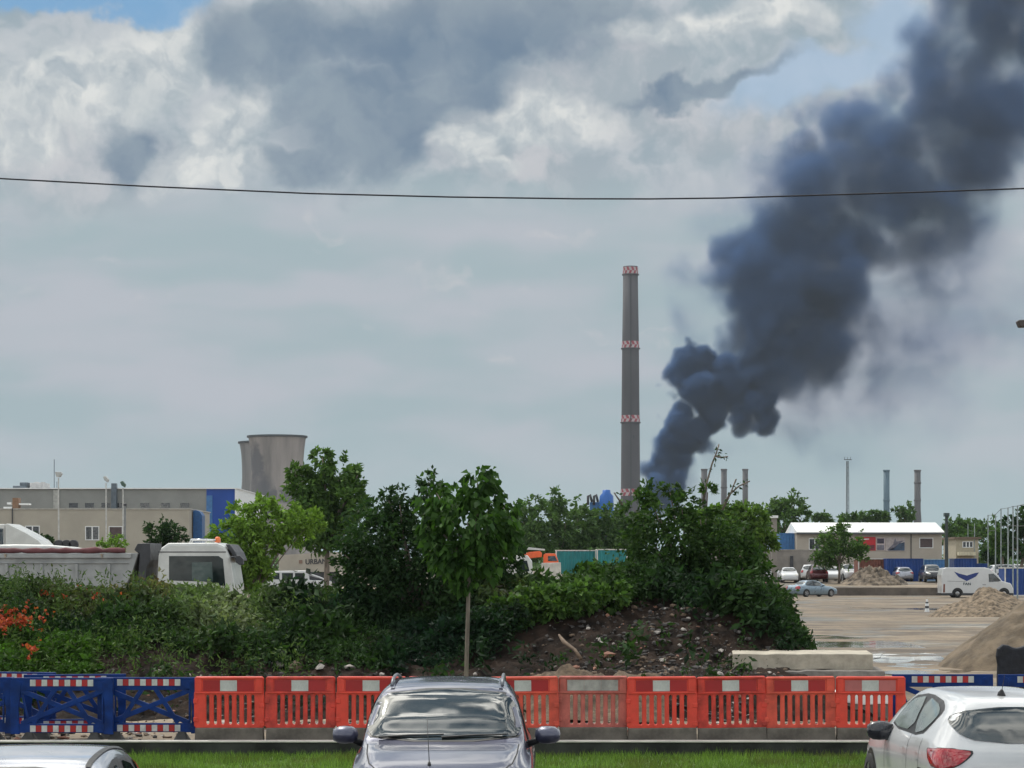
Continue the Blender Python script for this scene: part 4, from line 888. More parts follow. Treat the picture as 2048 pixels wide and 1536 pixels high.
mb = MB(); mb.prism(P([(384, 1125), (424, 1124), (426, 1163), (384, 1161)]), y0-.016, y0-.0121); mb.build('far_window_view', mat('far_glass', (.045, .075, .07), .1), t)
mb = MB(); mb.prism(P([(-90, 1205), (-90, 1106), (262, 1106), (276, 1106), (262, 1150), (246, 1180), (230, 1205)]), y0+.02, y1-.02)
for a in (-60, 10, 80, 150, 215): mb.prism(P([(a, 1128), (a+6, 1128), (a+6, 1190), (a, 1190)]), y0-.05, y0+.02)
mb.prism(P([(-90, 1107), (264, 1107), (262, 1116), (-90, 1116)]), y0-.06, y0+.03); mb.prism(P([(-90, 1125), (258, 1125), (258, 1127), (-90, 1127)]), y0-.02, y0+.03); mb.build('tipper_body', TG, t, bevel=.01)
mb = MB(); r_ = np.random.default_rng(3); mb.tube([(X(a, YT), y0+.05+.02*r_.normal(), Z(b+r_.normal()*.6, YT)) for a, b in zip(np.linspace(-90, 250, 24), np.linspace(1102, 1101, 24))], [.085+.012*r_.normal() for _ in range(24)], 9); mb.build('rolled_cover', MAROON, t, smooth=True)
mb = MB(); mb.tube([(X(a, YT), y0+.45, Z(b, YT)) for a, b in ((-90, 1098), (20, 1095), (90, 1096), (150, 1099), (178, 1103))], [.10, .10, .10, .07, .03], 9); mb.build('white_cover', TW, t, smooth=True)
mb = MB(); mb.prism(P([(267, 1100), (274, 1087), (299, 1086), (300, 1120), (292, 1135), (288, 1200), (270, 1200), (276, 1140), (278, 1108)]), y0+.1, y1-.1); mb.build('headboard', DKM, t, bevel=.02)
mb = MB(); mb.box(X(-90, YT), X(470, YT), y0+.5, y1-.5, .55, .95); mb.build('chassis', DKM, t)
for a in (1, 2):
    pass
mb = MB()
for a in (12, 205): mb.tube([(X(a, YT), y0-.05, Z(1108, YT)), (X(a, YT), y0-.06, Z(1116, YT))], [.07, .02], 8)
mb.build('cover_hook', CHR, t)
wheels(t, [X(430, YT), X(20, YT), X(-70, YT)], y0+.02, y1-.02, .5)
# second truck behind with roof fairing
Y2 = 88; t = thing('white_truck', (X(-10, Y2), Y2, 0), 'white lorry with sloping roof fairing behind the tipper body', 'truck')
cab(t, [(-110, 1300), (-110, 1098), (-100, 1094), (60, 1096), (84, 1104), (92, 1160), (95, 1300)], [(-60, 1110), (40, 1110), (55, 1150), (-60, 1150)], Y2, Y2+2.4, Y2, TW)
mb = MB(); mb.prism([(X(a, Y2), Z(b, Y2)) for a, b in [(9, 1048), (14, 1047), (50, 1065), (75, 1080), (88, 1094), (9, 1094)]], Y2+.1, Y2+2.3); mb.build('roof_fairing', TW, t, bevel=.04)
mb = MB(); mb.prism([(X(a, Y2), Z(b, Y2)) for a, b in [(-50, 1048), (8, 1048), (8, 1094), (-50, 1094)]], Y2+.15, Y2+2.25); mb.build('cab_roof', TW, t, bevel=.04)
mb = MB(); mb.prism([(X(a, Y2), Z(b, Y2)) for a, b in [(-40, 1057), (5, 1057), (5, 1090), (-40, 1090)]], Y2+.13, Y2+.16); mb.build('roof_window', GLASS, t)
wheels(t, [X(40, Y2)], Y2+.02, Y2+2.38, .5)
# beige semi-trailer
YS = 165; s = YS/F; t = thing('beige_trailer', (X(615, YS), YS, 0), 'beige box trailer with small dark lettering behind the pick-up', 'trailer')
BEI = mat('beige_panel', (.36, .325, .27), .6, var=.08, scale=1.2)
xa, xb = X(553, YS), X(672, YS); mb = MB(); mb.add([(xa, YS+1.6, Z(1145, YS)), (xb, YS, Z(1143, YS)), (xb+.3, YS+2.4, Z(1143, YS)), (xa+.3, YS+4, Z(1145, YS)), (xa, YS+1.6, Z(1110, YS)), (xb, YS, Z(1104, YS)), (xb+.3, YS+2.4, Z(1104, YS)), (xa+.3, YS+4, Z(1110, YS))],
        [(0, 3, 2, 1), (4, 5, 6, 7), (0, 1, 5, 4), (1, 2, 6, 5), (2, 3, 7, 6), (3, 0, 4, 7)]); mb.build('box_body', BEI, t)
vs, fs = text_mesh('URBAN', .52, .01, True); a = math.atan2(-1.6, xb-xa); ca, sa = math.cos(a), math.sin(a)
lx, lz = X(631, YS), Z(1123.5, YS); ly = YS+1.6*(xb-lx)/(xb-xa)
vs = [(lx+v[0]*1.0*ca-v[1]*sa, ly+v[0]*1.0*sa+v[1]*ca-.03, lz+v[2]+v[0]*.03) for v in vs]; MB().add(vs, fs).build('lettering', DKM, t)
mb = MB()
for q in (-1.15, 1.15): mb.box(lx+q-.12, lx+q+.12, ly+q*sa-.05, ly+q*sa-.02, lz-.12, lz+.12)
mb.build('emblem', mat('dull_red', (.25, .16, .12), .7), t)
mb = MB(); mb.box(xa+.2, xb, YS+.6, YS+2.6, .7, Z(1144, YS)); mb.build('chassis', DKM, t); wheels(t, [xb-1.2, xb-2.5], YS+.3, YS+2.5, .5)
# white pick-up
YP = 156; t = thing('pickup', (X(590, YP), YP, 0), 'white double cab pick-up in front of the beige trailer', 'pick-up'); P = lambda q: [(X(a, YP), Z(b, YP)) for a, b in q]
mb = MB(); mb.prism(P([(524, 1192), (525, 1172), (530, 1160), (549, 1143), (552, 1142), (612, 1141), (617, 1147), (619, 1160), (660, 1162), (660, 1192)]), YP, YP+1.8); mb.build('body', PWHITE, t, bevel=.06)
for q in ([(537, 1158), (551, 1146), (559, 1146), (559, 1159)], [(564, 1146), (586, 1146), (586, 1159), (564, 1159)], [(590, 1146), (608, 1146), (610, 1159), (590, 1159)]):
    mb = MB(); mb.prism(P(q), YP-.012, YP+.02); mb.build('side_window', GLASSD, t)
mb = MB(); mb.tube([(X(a, YP), YP+.1, Z(b, YP)) for a, b in [(617, 1149), (625, 1150), (640, 1155), (655, 1162)]], .05, 8); mb.build('sports_bar', PWHITE, t, smooth=True)
mb = MB(); mb.prism(P([(618, 1160), (620, 1152), (640, 1157), (650, 1161)]), YP+.15, YP+1.6); mb.build('bed_cover', DKM, t, bevel=.02); wheels(t, [X(540, YP), X(636, YP)], YP+.03, YP+1.77, .36, .5)
# orange lorry and white box, hidden lorry behind the young tree, teal container
YO = 172; t = thing('orange_lorry', (X(1075, YO), YO, 0), 'orange cab lorry with dull white front box left of the teal container', 'truck'); P = lambda q: [(X(a, YO), Z(b, YO)) for a, b in q]
mb = MB(); mb.prism(P([(1087, 1165), (1087, 1110), (1090, 1107), (1111, 1107), (1117, 1122), (1119, 1165)]), YO, YO+2.3); mb.build('cab', ORA, t, bevel=.05)
mb = MB(); mb.prism(P([(1096, 1112), (1110, 1112), (1115, 1122), (1096, 1122)]), YO-.02, YO+.02); mb.build('side_window', GLASS, t)
mb = MB(); mb.prism(P([(1084, 1165), (1083, 1126), (1121, 1125), (1122, 1165)]), YO-1.2, YO-.03); mb.build('white_box', mat('dull_white', (.55, .52, .47), .6), t, bevel=.03)
mb = MB(); mb.prism(P([(1040, 1112), (1057, 1104), (1080, 1102), (1084, 1106), (1084, 1114), (1060, 1117), (1040, 1118)]), YO+.1, YO+2.2); mb.build('engine_cover', ORA, t, bevel=.05)
mb = MB(); mb.prism(P([(1050, 1095), (1056, 1094), (1090, 1098), (1090, 1101), (1052, 1099)]), YO+.2, YO+2.2); mb.build('roof_deflector', TW, t); wheels(t, [X(1105, YO), X(1060, YO)], YO+.02, YO+2.2, .5)
YH = 120; t = thing('white_truck', (X(1035, YH), YH, 0), 'white lorry seen through the leaves right of the young tree', 'truck')
cab(t, [(1000, 1200), (1002, 1122), (1010, 1112), (1055, 1110), (1064, 1122), (1070, 1200)], [(1034, 1122), (1054, 1121), (1059, 1142), (1040, 1146)], YH, YH+2.3, YH, TW); wheels(t, [X(1050, YH)], YH+.02, YH+2.3, .5)
TEAL = mat('teal_paint', (.015, .20, .21), .5, var=.15, scale=1.5); BLUC = mat('blue_container_paint', (.005, .045, .21), .5, var=.18, scale=.8); BLUL = mat('light_blue_paint', (.05, .16, .36), .5, var=.15); RUST = mat('rust_red', (.17, .06, .04), .7, var=.3); CREAM = mat('cream_sheet', (.62, .60, .56), .5, var=.1)
def container(px0, px1, pyt, pyb, Y, dep, m, label, roof=None, ribs=True, name='container', zb=None, rot=0, doors=True):
    x0, x1 = X(px0, Y), X(px1, Y); z1 = Z(pyt, Y); z0 = Z(pyb, Y) if zb is None else zb
    t = thing(name, ((x0+x1)/2, Y+dep/2, z0), label, 'container'); mb = MB(); n = max(6, int((x1-x0)/.28)); vs = []; 
    prof = []
    for i in range(n):
        a = x0+(x1-x0)*i/n; b = (x1-x0)/n; prof += [(a, Y), (a+b*.35, Y), (a+b*.5, Y+.05), (a+b*.85, Y+.05)]
    prof += [(x1, Y), (x1, Y+dep), (x0, Y+dep)]; k = len(prof)
    mb.add([(a, b, z0+.1) for a, b in prof]+[(a, b, z1-.08) for a, b in prof], [(i, (i+1) % k, (i+1) % k+k, i+k) for i in range(k)]+[tuple(range(k, 2*k)), tuple(range(k-1, -1, -1))]); mb.build('body', m, t)
    mb = MB(); mb.box(x0-.03, x1+.03, Y-.03, Y+dep+.03, z1-.079, z1); mb.box(x0-.03, x1+.03, Y-.03, Y+dep+.03, z0, z0+.099)
    for a in (x0-.03, x1-.07): mb.box(a, a+.1, Y-.028, Y+.06, z0+.1, z1-.08)
    mb.build('frame', roof or m, t)
    return t
container(1112, 1192, 1100, 1150, 176, 2.4, TEAL, 'teal container with pale roof edge, left one of the pair', CREAM)
container(1194, 1255, 1098, 1150, 174, 2.4, TEAL, 'teal container, brighter one nearer the tall chimney', CREAM)
# white van with blue wing emblem
YV = 190; t = thing('delivery_van', (X(1945, YV), YV, 0), 'white delivery van with dark blue wing emblem behind the wood chip heap', 'van'); P = lambda q: [(X(a, YV), Z(b, YV)) for a, b in q]
mb = MB(); mb.prism(P([(1884, 1189), (1883, 1150), (1887, 1137), (1892, 1135), (1970, 1135), (1981, 1138), (1996, 1150), (2004, 1162), (2022, 1167), (2027, 1178), (2027, 1189)]), YV, YV+2.0); mb.build('body', PWHITE, t, bevel=.07)
mb = MB(); mb.prism(P([(1977, 1148), (1987, 1147), (2002, 1161), (1998, 1163), (1978, 1164)]), YV-.012, YV+.02); mb.build('side_window', GLASS, t)
LOGO = mat('logo_blue', (.012, .032, .17), .5); mb = MB()
mb.prism(P([(1908, 1143), (1918, 1147), (1934, 1151), (1950, 1146), (1958, 1145), (1952, 1153), (1934, 1162), (1933, 1162), (1917, 1154)]), YV-.014, YV-.001); mb.build('emblem', LOGO, t)
vs, fs = text_mesh('FAN', .30, .006, True); MB().add([(v[0]*1.15+X(1934, YV), v[1]+YV-.012, v[2]+Z(1168, YV)) for v in vs], fs).build('lettering', mat('logo_dark', (.01, .035, .05), .5), t)
mb = MB(); mb.prism(P([(1895, 1162), (1933, 1163), (1933, 1163.6), (1895, 1162.6)]), YV-.006, YV); mb.prism(P([(1965, 1169), (1972, 1169), (1972, 1170), (1965, 1170)]), YV-.01, YV); mb.build('door_rail', DKM, t)
mb = MB(); mb.prism(P([(1887, 1168), (1890, 1168), (1890, 1185), (1886, 1185)]), YV-.01, YV+.02); mb.build('tail_light', RUST, t)
mb = MB(); mb.prism(P([(1880, 1186), (2027, 1186), (2027, 1191), (1884, 1191)]), YV-.015, YV+2.0); mb.build('bumper', DKM, t, bevel=.02)
for a in (1915, 2008):
    mb = MB(); mb.prism([(X(a, YV)+.46*math.cos(q), .36+.46*math.sin(q)) for q in np.linspace(0, math.pi, 12)], YV-.008, YV+.05); mb.build('wheel_arch', TRIM, t)
wheels(t, [X(1915, YV), X(2008, YV)], YV-.02, YV+2.0, .35)

# ------------------------------------------------------------------ buildings
CONC = mat('grey_cladding', (.24, .245, .235), .7, var=.08, scale=.5); BEIGE = mat('beige_cladding', (.37, .34, .285), .7, var=.07, scale=.5); BLUE = mat('blue_cladding', (.004, .055, .30), .45, var=.1, scale=.4)
WHT = mat('white_trim', (.75, .76, .76), .5, var=.05); WIN = mat('dark_window', (.02, .025, .03), .08, spec=.8, var=.3); SHUT = mat('brown_blind', (.075, .05, .05), .5); ROOFW = mat('white_roof_sheet', (.80, .80, .78), .5, var=.06, scale=.6)
DKBL = mat('slate_metal', (.10, .125, .15), .6)
def window(root, px0, px1, py0, py1, Y, wall_y, glass=WIN, frame=WHT, mull=1):
    x0, x1, z0, z1 = X(px0, Y), X(px1, Y), Z(py1, Y), Z(py0, Y); mb = MB(); f = .07
    mb.box(x0-f, x1+f, wall_y-.05, wall_y+.02, z1, z1+f); mb.box(x0-f, x1+f, wall_y-.07, wall_y+.02, z0-f, z0); mb.box(x0-f, x0, wall_y-.05, wall_y+.02, z0, z1); mb.box(x1, x1+f, wall_y-.05, wall_y+.02, z0, z1)
    for k in range(1, mull+1): c = x0+(x1-x0)*k/(mull+1); mb.box(c-.05, c+.05, wall_y-.045, wall_y+.02, z0, z1)
    w = mb.build('window', frame, root); mb = MB(); mb.box(x0, x1, wall_y-.02, wall_y+.01, z0, z1); mb.build('pane', glass, w)
Y1 = 230; z0 = float(TERR(Y1)); t = thing('factory_building', (X(200, Y1), Y1+8, z0), 'long grey flat roofed factory hall with a bright blue end', 'building')
mb = MB(); mb.box(X(-260, Y1), X(413, Y1), Y1, Y1+25, 0, Z(978, Y1)); mb.build('wall', CONC, t)
mb = MB(); mb.box(X(413, Y1)+.004, X(470, Y1), Y1-.05, Y1+25, 0, Z(978, Y1)); mb.build('blue_end', BLUE, t)
mb = MB(); mb.box(X(413, Y1), X(425, Y1), Y1-.1, Y1-.051, 0, Z(991, Y1)); mb.build('blue_panel', BLUL, t)
mb = MB(); mb.box(X(-260, Y1), X(476, Y1), Y1-.25, Y1+25.2, Z(978, Y1)+.002, Z(976, Y1)); mb.box(X(470, Y1)+.003, X(474, Y1), Y1-.12, Y1+25, 0, Z(978, Y1)); mb.build('roof_trim', WHT, t)
mb = MB(); mb.box(X(107, Y1), X(119, Y1), Y1-.12, Y1-.002, 0, Z(980, Y1)); mb.build('pilaster', mat('light_cladding', (.36, .36, .34), .7), t)
mb = MB(); mb.box(X(225, Y1), X(235, Y1), Y1-.8, Y1-.003, 0, Z(967, Y1)); mb.build('flue', DKBL, t, bevel=.03)
for a in (138, 170, 203, 235, 281, 322, 361): window(t, a, a+18, 1006, 1015.5, Y1, Y1, WIN, CONC, 0)
mb = MB(); mb.box(X(17, Y1), X(45, Y1), Y1+2, Y1+5, Z(976, Y1)+.01, Z(970, Y1)); mb.box(X(30, Y1), X(45, Y1), Y1+2.2, Y1+4.5, Z(970, Y1), Z(963, Y1)); mb.build('roof_vent', DKBL, t, bevel=.05)
mb = MB(); mb.box(X(51, Y1), X(80, Y1), Y1+2, Y1+5, Z(976, Y1)+.01, Z(964, Y1)); 
for a in (59, 72): mb.lathe([(.24, 0), (.24, .12), (.01, .13)], (X(a, Y1), Y1+3.5, Z(964, Y1)), 14)
mb.build('roof_cooler', mat('cooler_grey', (.40, .40, .40), .6), t, bevel=.04)
mb = MB(); mb.tube([(X(96.5, Y1), Y1+3, Z(977, Y1)), (X(96.5, Y1), Y1+3, Z(916, Y1))], .04, 6); mb.tube([(X(102, Y1), Y1+3, Z(977, Y1)), (X(102, Y1), Y1+3, Z(961, Y1))], .035, 6); mb.build('roof_mast', DKBL, t)
Y3 = 205; z0 = .6; t = thing('office_building', (X(180, Y3), Y3+6, z0), 'lower beige flat roofed office block in front of the factory hall', 'building')
mb = MB(); mb.box(X(-260, Y3), X(378, Y3), Y3, Y3+14, 0, Z(1019, Y3)); mb.build('wall', BEIGE, t)
mb = MB(); mb.box(X(-260, Y3), X(380, Y3), Y3-.08, Y3+14.1, Z(1019, Y3)+.002, Z(1017, Y3)); mb.build('roof_edge', mat('beige_trim', (.42, .40, .36), .6), t)
window(t, 52, 78, 1053, 1080, Y3, Y3); window(t, 172, 197, 1054, 1079, Y3, Y3); window(t, 219, 244, 1054, 1077, Y3, Y3, SHUT, mull=0)
mb = MB(); mb.tube([(X(25, Y3), Y3-.08, Z(1017, Y3)), (X(25, Y3), Y3-.08, Z(1055, Y3))], .05, 8); mb.build('drain_pipe', DKM, t)
mb = MB(); mb.prism([(X(a, Y3), Z(b, Y3)) for a, b in [(380, 1100), (380, 1021), (385, 1019), (393, 1022), (398, 1030), (398, 1100)]], Y3+2, Y3+4); mb.build('blue_annex', mat('blue_annex_paint', (.015, .085, .24), .5), t)
mb = MB(); mb.box(X(2, Y3), X(19, Y3), Y3+1, Y3+2, Z(1017, Y3), Z(1013, Y3)); mb.box(X(9, Y3), X(18, Y3), Y3+1, Y3+2, Z(1008, Y3), Z(1004, Y3)); mb.box(X(33, Y3), X(53, Y3), Y3+1, Y3+2, Z(1009, Y3), Z(1006, Y3)); mb.box(X(20, Y3), X(32, Y3), Y3+1, Y3+2, Z(1017, Y3), Z(995, Y3), 1); mb.build('roof_equipment', [WHT, mat('rust_brown', (.22, .13, .08), .7)], t)
# floodlight posts
FLM = mat('floodlight_housing', (.42, .43, .42), .5)
for px, py, Y, lb, flip in ((118, 948, 198, 'floodlight post nearest the left edge with a twin lamp head', 1), (213, 958, 199, 'floodlight post in front of the factory flue', -1), (247, 968, 197, 'floodlight post nearest the blue factory end with dark lamp head', -1)):
    t = thing('floodlight_post', (X(px, Y), Y, .7), lb, 'floodlight', group='floodlight posts before the office block'); mb = MB(); mb.tube([(X(px, Y), Y, .6), (X(px-1, Y), Y, Z(py+8, Y))], [.09, .05], 8); mb.build('post', mat('pole_grey', (.48, .48, .46), .5), t)
    mb = MB(); mb.prism([(X(px+flip*a, Y), Z(py+b, Y)) for a, b in [(-7, -4), (5, -4), (7, 0), (3, 6), (-4, 6)]] if flip == 1 else [(X(px+a, Y), Z(py+b, Y)) for a, b in [(-6, -4), (-1, -6), (5, 1), (3, 7), (-3, 3)]], Y-.3, Y+.2); mb.build('lamp_head', FLM if px < 240 else mat('lamp_green', (.06, .11, .08), .5), t, bevel=.03)
t = thing('lamp_post', (X(248, 190), 190, 0), 'thick grey post with a dark cap before the office block window', 'post'); mb = MB(); mb.tube([(X(248, 190), 190, 0), (X(250, 190), 190, Z(1012, 190))], [.12, .09], 10); mb.build('post', mat('post_grey', (.20, .21, .21), .6), t); mb = MB(); mb.lathe([(.13, 0), (.13, .18), (.03, .24), (.001, .24)], (X(250, 190), 190, Z(1012, 190)), 10); mb.build('cap', DKM, t)
r_ = np.random.default_rng(9)
for k, a in enumerate((118, 133, 147)):
    YL = 150; mb = MB(); mb.lathe([(.001, -.09), (.30, -.09), (.34, -.05), (.34, .05), (.30, .09), (.001, .09)], (X(a, YL), YL, .7+Z(1088, YL)-.75), 18, 0, 'y'); mb.box(X(a, YL)-.06, X(a, YL)+.06, YL-.05, YL+.05, 0, Z(1090, YL)); tag(mb.build('round_sign', DKM, smooth=False), ['dark round sign back, nearest the lorry fairing', 'dark round sign back in the middle of three', 'dark round sign back nearest the office window'][k], 'sign', group='round signs seen from behind')

# right hand building with white roof
Y5 = 238; zt = float(TERR(Y5)); t = thing('workshop_building', (X(1740, Y5), Y5+5, zt), 'beige workshop with a bright white pitched roof and posters', 'building')
mb = MB(); mb.box(X(1594, Y5), X(1884, Y5), Y5, Y5+9, zt-.5, Z(1064, Y5)); mb.prism([(X(1594, Y5), 0), (X(1884, Y5), 0), (X(1884, Y5), .01), (X(1594, Y5), .01)], Y5+3, Y5+4); mb.build('wall', mat('workshop_wall', (.40, .355, .30), .75, var=.07, scale=.5), t)
mb = MB(); x0, x1 = X(1592, Y5), X(1887, Y5); e0, e1 = Z(1063.5, Y5), Z(1044, Y5)
mb.add([(x0, Y5-.5, e0), (x1, Y5-.5, e0), (x1, Y5+4.5, e1+.02), (x0, Y5+4.5, e1+.02), (x0, Y5+9.5, e0), (x1, Y5+9.5, e0), (x0, Y5-.5, e0-.12), (x1, Y5-.5, e0-.12), (x0, Y5+9.5, e0-.12), (x1, Y5+9.5, e0-.12)], [(0, 1, 2, 3), (3, 2, 5, 4), (6, 7, 1, 0), (9, 8, 4, 5), (0, 3, 4, 8, 6), (7, 9, 5, 2, 1), (6, 8, 9, 7)]); mb.build('roof', ROOFW, t)
mb = MB(); mb.box(x0, x1, Y5-.55, Y5-.45, e0-.28, e0-.125); mb.build('gutter', DKM, t)
window(t, 1840, 1865, 1077, 1095, Y5, Y5, SHUT, mull=0); window(t, 1619, 1640, 1078, 1098, Y5, Y5)
mb = MB(); mb.box(X(1822, Y5)-.04, X(1822, Y5)+.04, Y5-.08, Y5-.001, zt, Z(1068, Y5)); mb.build('drain_pipe', DKM, t)
def sign(px0, px1, py0, py1, m, label, extra=()):
    q = thing('poster', (X((px0+px1)/2, Y5), Y5-.05, Z(py1, Y5)), label, 'poster', group='posters on the workshop wall'); mb = MB(); mb.box(X(px0, Y5), X(px1, Y5), Y5-.06, Y5-.002, Z(py1, Y5), Z(py0, Y5)); mb.build('panel', m, q)
    for nm, poly, mm in extra:
        mb = MB(); mb.prism([(X(a, Y5), Z(b, Y5)) for a, b in poly], Y5-.075, Y5-.0602); mb.build(nm, mm, q)
SR = mat('poster_red', (.50, .02, .028), .5, var=.06); SP = mat('poster_pink', (.50, .42, .41), .6); SD = mat('poster_dark', (.045, .035, .055), .5, var=.5, scale=2); SG = mat('poster_grey', (.16, .15, .18), .5, var=.4, scale=2); SB = mat('poster_blue', (.04, .07, .12), .5, var=.4, scale=2)
sign(1712, 1751, 1074, 1101, SR, 'red poster with white lines on the workshop wall', [('line', [(1715, 1078), (1738, 1077), (1738, 1079), (1715, 1080)], WHT), ('line', [(1712, 1083), (1722, 1082.5), (1722, 1084.5), (1712, 1085)], WHT), ('picture', [(1733, 1090), (1749, 1090), (1749, 1100), (1733, 1100)], mat('poster_maroon', (.12, .02, .03), .5, var=.4, scale=2))])
sign(1752.5, 1770, 1075, 1101, SP, 'narrow poster with two stacked dark pictures', [('picture', [(1754, 1077), (1768, 1077), (1768, 1087), (1754, 1087)], SD), ('picture', [(1754, 1090), (1768, 1090), (1768, 1100), (1754, 1100)], SG)])
sign(1771, 1810, 1075, 1102, mat('poster_pale', (.40, .35, .34), .6), 'pale poster with a slanting grey machine picture', [('picture', [(1790, 1094), (1798, 1087), (1809, 1084), (1809, 1101), (1775, 1101)], SB), ('machine', [(1774, 1100), (1786, 1088), (1790, 1076), (1793, 1083), (1808, 1081), (1796, 1089), (1786, 1099)], SG)])
container(1560, 1593, 1066, 1102, 240, 4, BLUL, 'light blue shed against the left end of the workshop', name='shed', zb=float(TERR(240)))
GRYW = mat('grey_wall', (.22, .20, .18), .85, var=.2, scale=.7)
t = thing('yard_wall', (X(1570, 236), 236, 1.1), 'grey concrete yard wall behind the white cars', 'wall'); mb = MB(); mb.box(X(1420, 233), X(1640, 233), 233, 233.3, .9, Z(1101, 233)); mb.build('wall_panel', GRYW, t); mb = MB(); mb.box(X(1580, 233), X(1586, 233), 232.8, 232.999, .9, Z(1112, 233)); mb.build('post', DKM, t)
mb = MB(); mb.box(X(1420, 233)-.05, X(1640, 233)+.05, 232.95, 233.35, Z(1101, 233)+.001, Z(1099, 233)); mb.build('coping', mat('wall_cap', (.30, .28, .25), .8), t)
container(1717, 1773, 1117, 1165, 228, 3, RUST, 'rust red shed with a white roof edge', CREAM, name='shed', zb=1.1)
container(1774, 1846, 1117, 1166, 226, 3, BLUC, 'dark blue container in the middle of the yard', zb=1.1)
container(1847, 1898, 1118, 1166, 226.5, 3, BLUL, 'lighter blue container with pale roof edge behind the dark car', mat('pale_blue', (.30, .40, .48), .6), zb=1.1)
container(1909, 1953, 1117, 1166, 242, 3, BLUC, 'dark blue container below the small house', zb=1.1)
container(1953.5, 1974, 1127, 1166, 242, 3, BLUC, 'low blue skip beside the container below the small house', zb=1.1, name='skip')
container(2010, 2110, 1135, 1188, 200, 2.6, BLUC, 'dark blue container cut off by the right edge', CREAM, zb=0)
t = thing('step_wall', (X(1740, 203), 203.2, 0), 'low dark kerb wall along the raised back of the yard', 'wall'); mb = MB(); mb.box(X(1540, 203), X(1900, 203), 203.0, 203.45, -.1, .70); mb.build('wall_face', mat('kerb_dark', (.12, .10, .085), .9, var=.3, scale=.8), t)
# small house, pole, fence posts on the right
YHs = 275; t = thing('small_house', (X(1935, YHs), YHs+4, 1.1), 'small cream house with a three pane window between the trees', 'house'); mb = MB(); mb.box(X(1912, YHs), X(1957, YHs), YHs, YHs+8, .9, Z(1078, YHs)); mb.build('wall', mat('cream_wall', (.36, .32, .24), .8, var=.1), t)
mb = MB(); mb.box(X(1908, YHs), X(1962, YHs), YHs-.3, YHs+8.3, Z(1078, YHs)+.002, Z(1074, YHs)); mb.build('roof', mat('brown_roof', (.15, .11, .08), .8), t); window(t, 1926, 1945, 1084, 1094, YHs, YHs, WIN, WHT, 2)
mb = MB(); mb.box(X(1914, YHs), X(1948, YHs), YHs-1.2, YHs-.002, Z(1111, YHs), Z(1104, YHs)); mb.build('balcony', mat('cream_light', (.5, .46, .34), .8), t)
t = thing('transformer_pole', (X(1893, 215), 215, 1), 'dark utility pole with a box on top right of the workshop', 'pole'); mb = MB(); mb.tube([(X(1893, 215), 215, .9), (X(1893, 215), 215, Z(1030, 215))], [.19, .14], 10); mb.build('post', mat('creosote', (.045, .055, .055), .8), t)
mb = MB(); mb.box(X(1888, 215), X(1898, 215), 214.7, 215.3, Z(1033, 215), Z(1026, 215)); mb.tube([(X(1893, 215), 215, Z(1040, 215)), (X(1902, 215), 214.8, Z(1050, 215))], .03, 6); mb.build('transformer_box', mat('box_green', (.04, .06, .06), .6), t, bevel=.04)
FP = mat('galvanised_post', (.26, .30, .30), .5, metal=.3); pts = []
for k, (px, pyt, pyb, Y) in enumerate(((1936, 1048, 1110, 290), (1949, 1047, 1112, 275), (1976, 1030, 1122, 240), (1991, 1028, 1126, 228), (2002, 1017, 1130, 214), (2016, 1015, 1135, 202), (2026, 1012, 1136, 192), (2035, 1011, 1140, 182), (2062, 1004, 1150, 160), (2095, 994, 1160, 140))):
    zb = float(TERR(Y)); lb = 'tall thin galvanised net post in the receding row by the right edge'; mb = MB(); mb.tube([(X(px, Y), Y, zb-.1), (X(px, Y), Y, Z(pyt, Y))], [.065, .055], 8); tag(mb.build('net_post', FP), lb, 'post', 'row of tall net posts by the right edge'); pts.append((X(px, Y), Y, Z(pyt+1, Y)))
for dz, lb in ((0, 'thin top wire strung along the row of tall net posts'), (-1.6, 'lower wire strung along the row of tall net posts')):
    mb = MB(); mb.tube([(a, b, c+dz*(1 if dz else 0)) for a, b, c in pts[2:]], .022, 5); tag(mb.build('net_wire', DKM), lb, 'wire')
# traffic bollard on the yard
t = thing('bollard', (X(1854, 132), 132, 0), 'small white and dark striped bollard standing alone on the muddy yard', 'bollard'); yb = 132
for k, (a, b, r0, m) in enumerate(((1224, 1216, .14, 0), (1216, 1211, .12, 1), (1211, 1206, .11, 0), (1206, 1203, .09, 1), (1203, 1198, .07, 0))):
    mb = MB(); mb.lathe([(.001, 0), (r0, 0), (r0*.85, Z(b, yb)-Z(a, yb)), (.001, Z(b, yb)-Z(a, yb))], (X(1854, yb), yb, Z(a, yb)-.02), 12); mb.build('band', WHT if m == 0 else DKM, t, smooth=False)

# ------------------------------------------------------------------ power station: chimneys and cooling towers
CHM = mat('chimney_concrete', (.082, .078, .084), .9, var=.18, scale=.05, stretch=(1, 1, .25)); CHR_ = mat('band_red', (.30, .05, .07), .8, var=.3); CHW = mat('band_white', (.42, .37, .38), .8, var=.2)
CH2 = mat('small_chimney', (.10, .097, .10), .85, var=.15, scale=.1); CHB = mat('blue_grey_chimney', (.075, .13, .17), .7, var=.1, scale=.1)
def ring_check(mb, c, r, z0, z1, n=20, slant=.55):
    for k in range(n):
        a0, a1 = 2*math.pi*k/n, 2*math.pi*(k+1)/n; zm = (z0+z1)/2; s = slant*(a1-a0)
        for (za, zb, sa, sb, mi) in ((z0, zm, 0, s, k % 2), (zm, z1, s, 0, (k+1) % 2)):
            q = [(c[0]+r*math.cos(a+o), c[1]+r*math.sin(a+o), z) for a, o, z in ((a0, sa, za), (a1, sa, za), (a1, sb, zb), (a0, sb, zb))]; mb.add(q, [(0, 1, 2, 3)], mi)
YC = 1530; cx = X(1261, YC); t = thing('tall_chimney', (cx, YC, 0), 'tall grey concrete power station chimney with red and white bands', 'chimney'); sc = YC/F
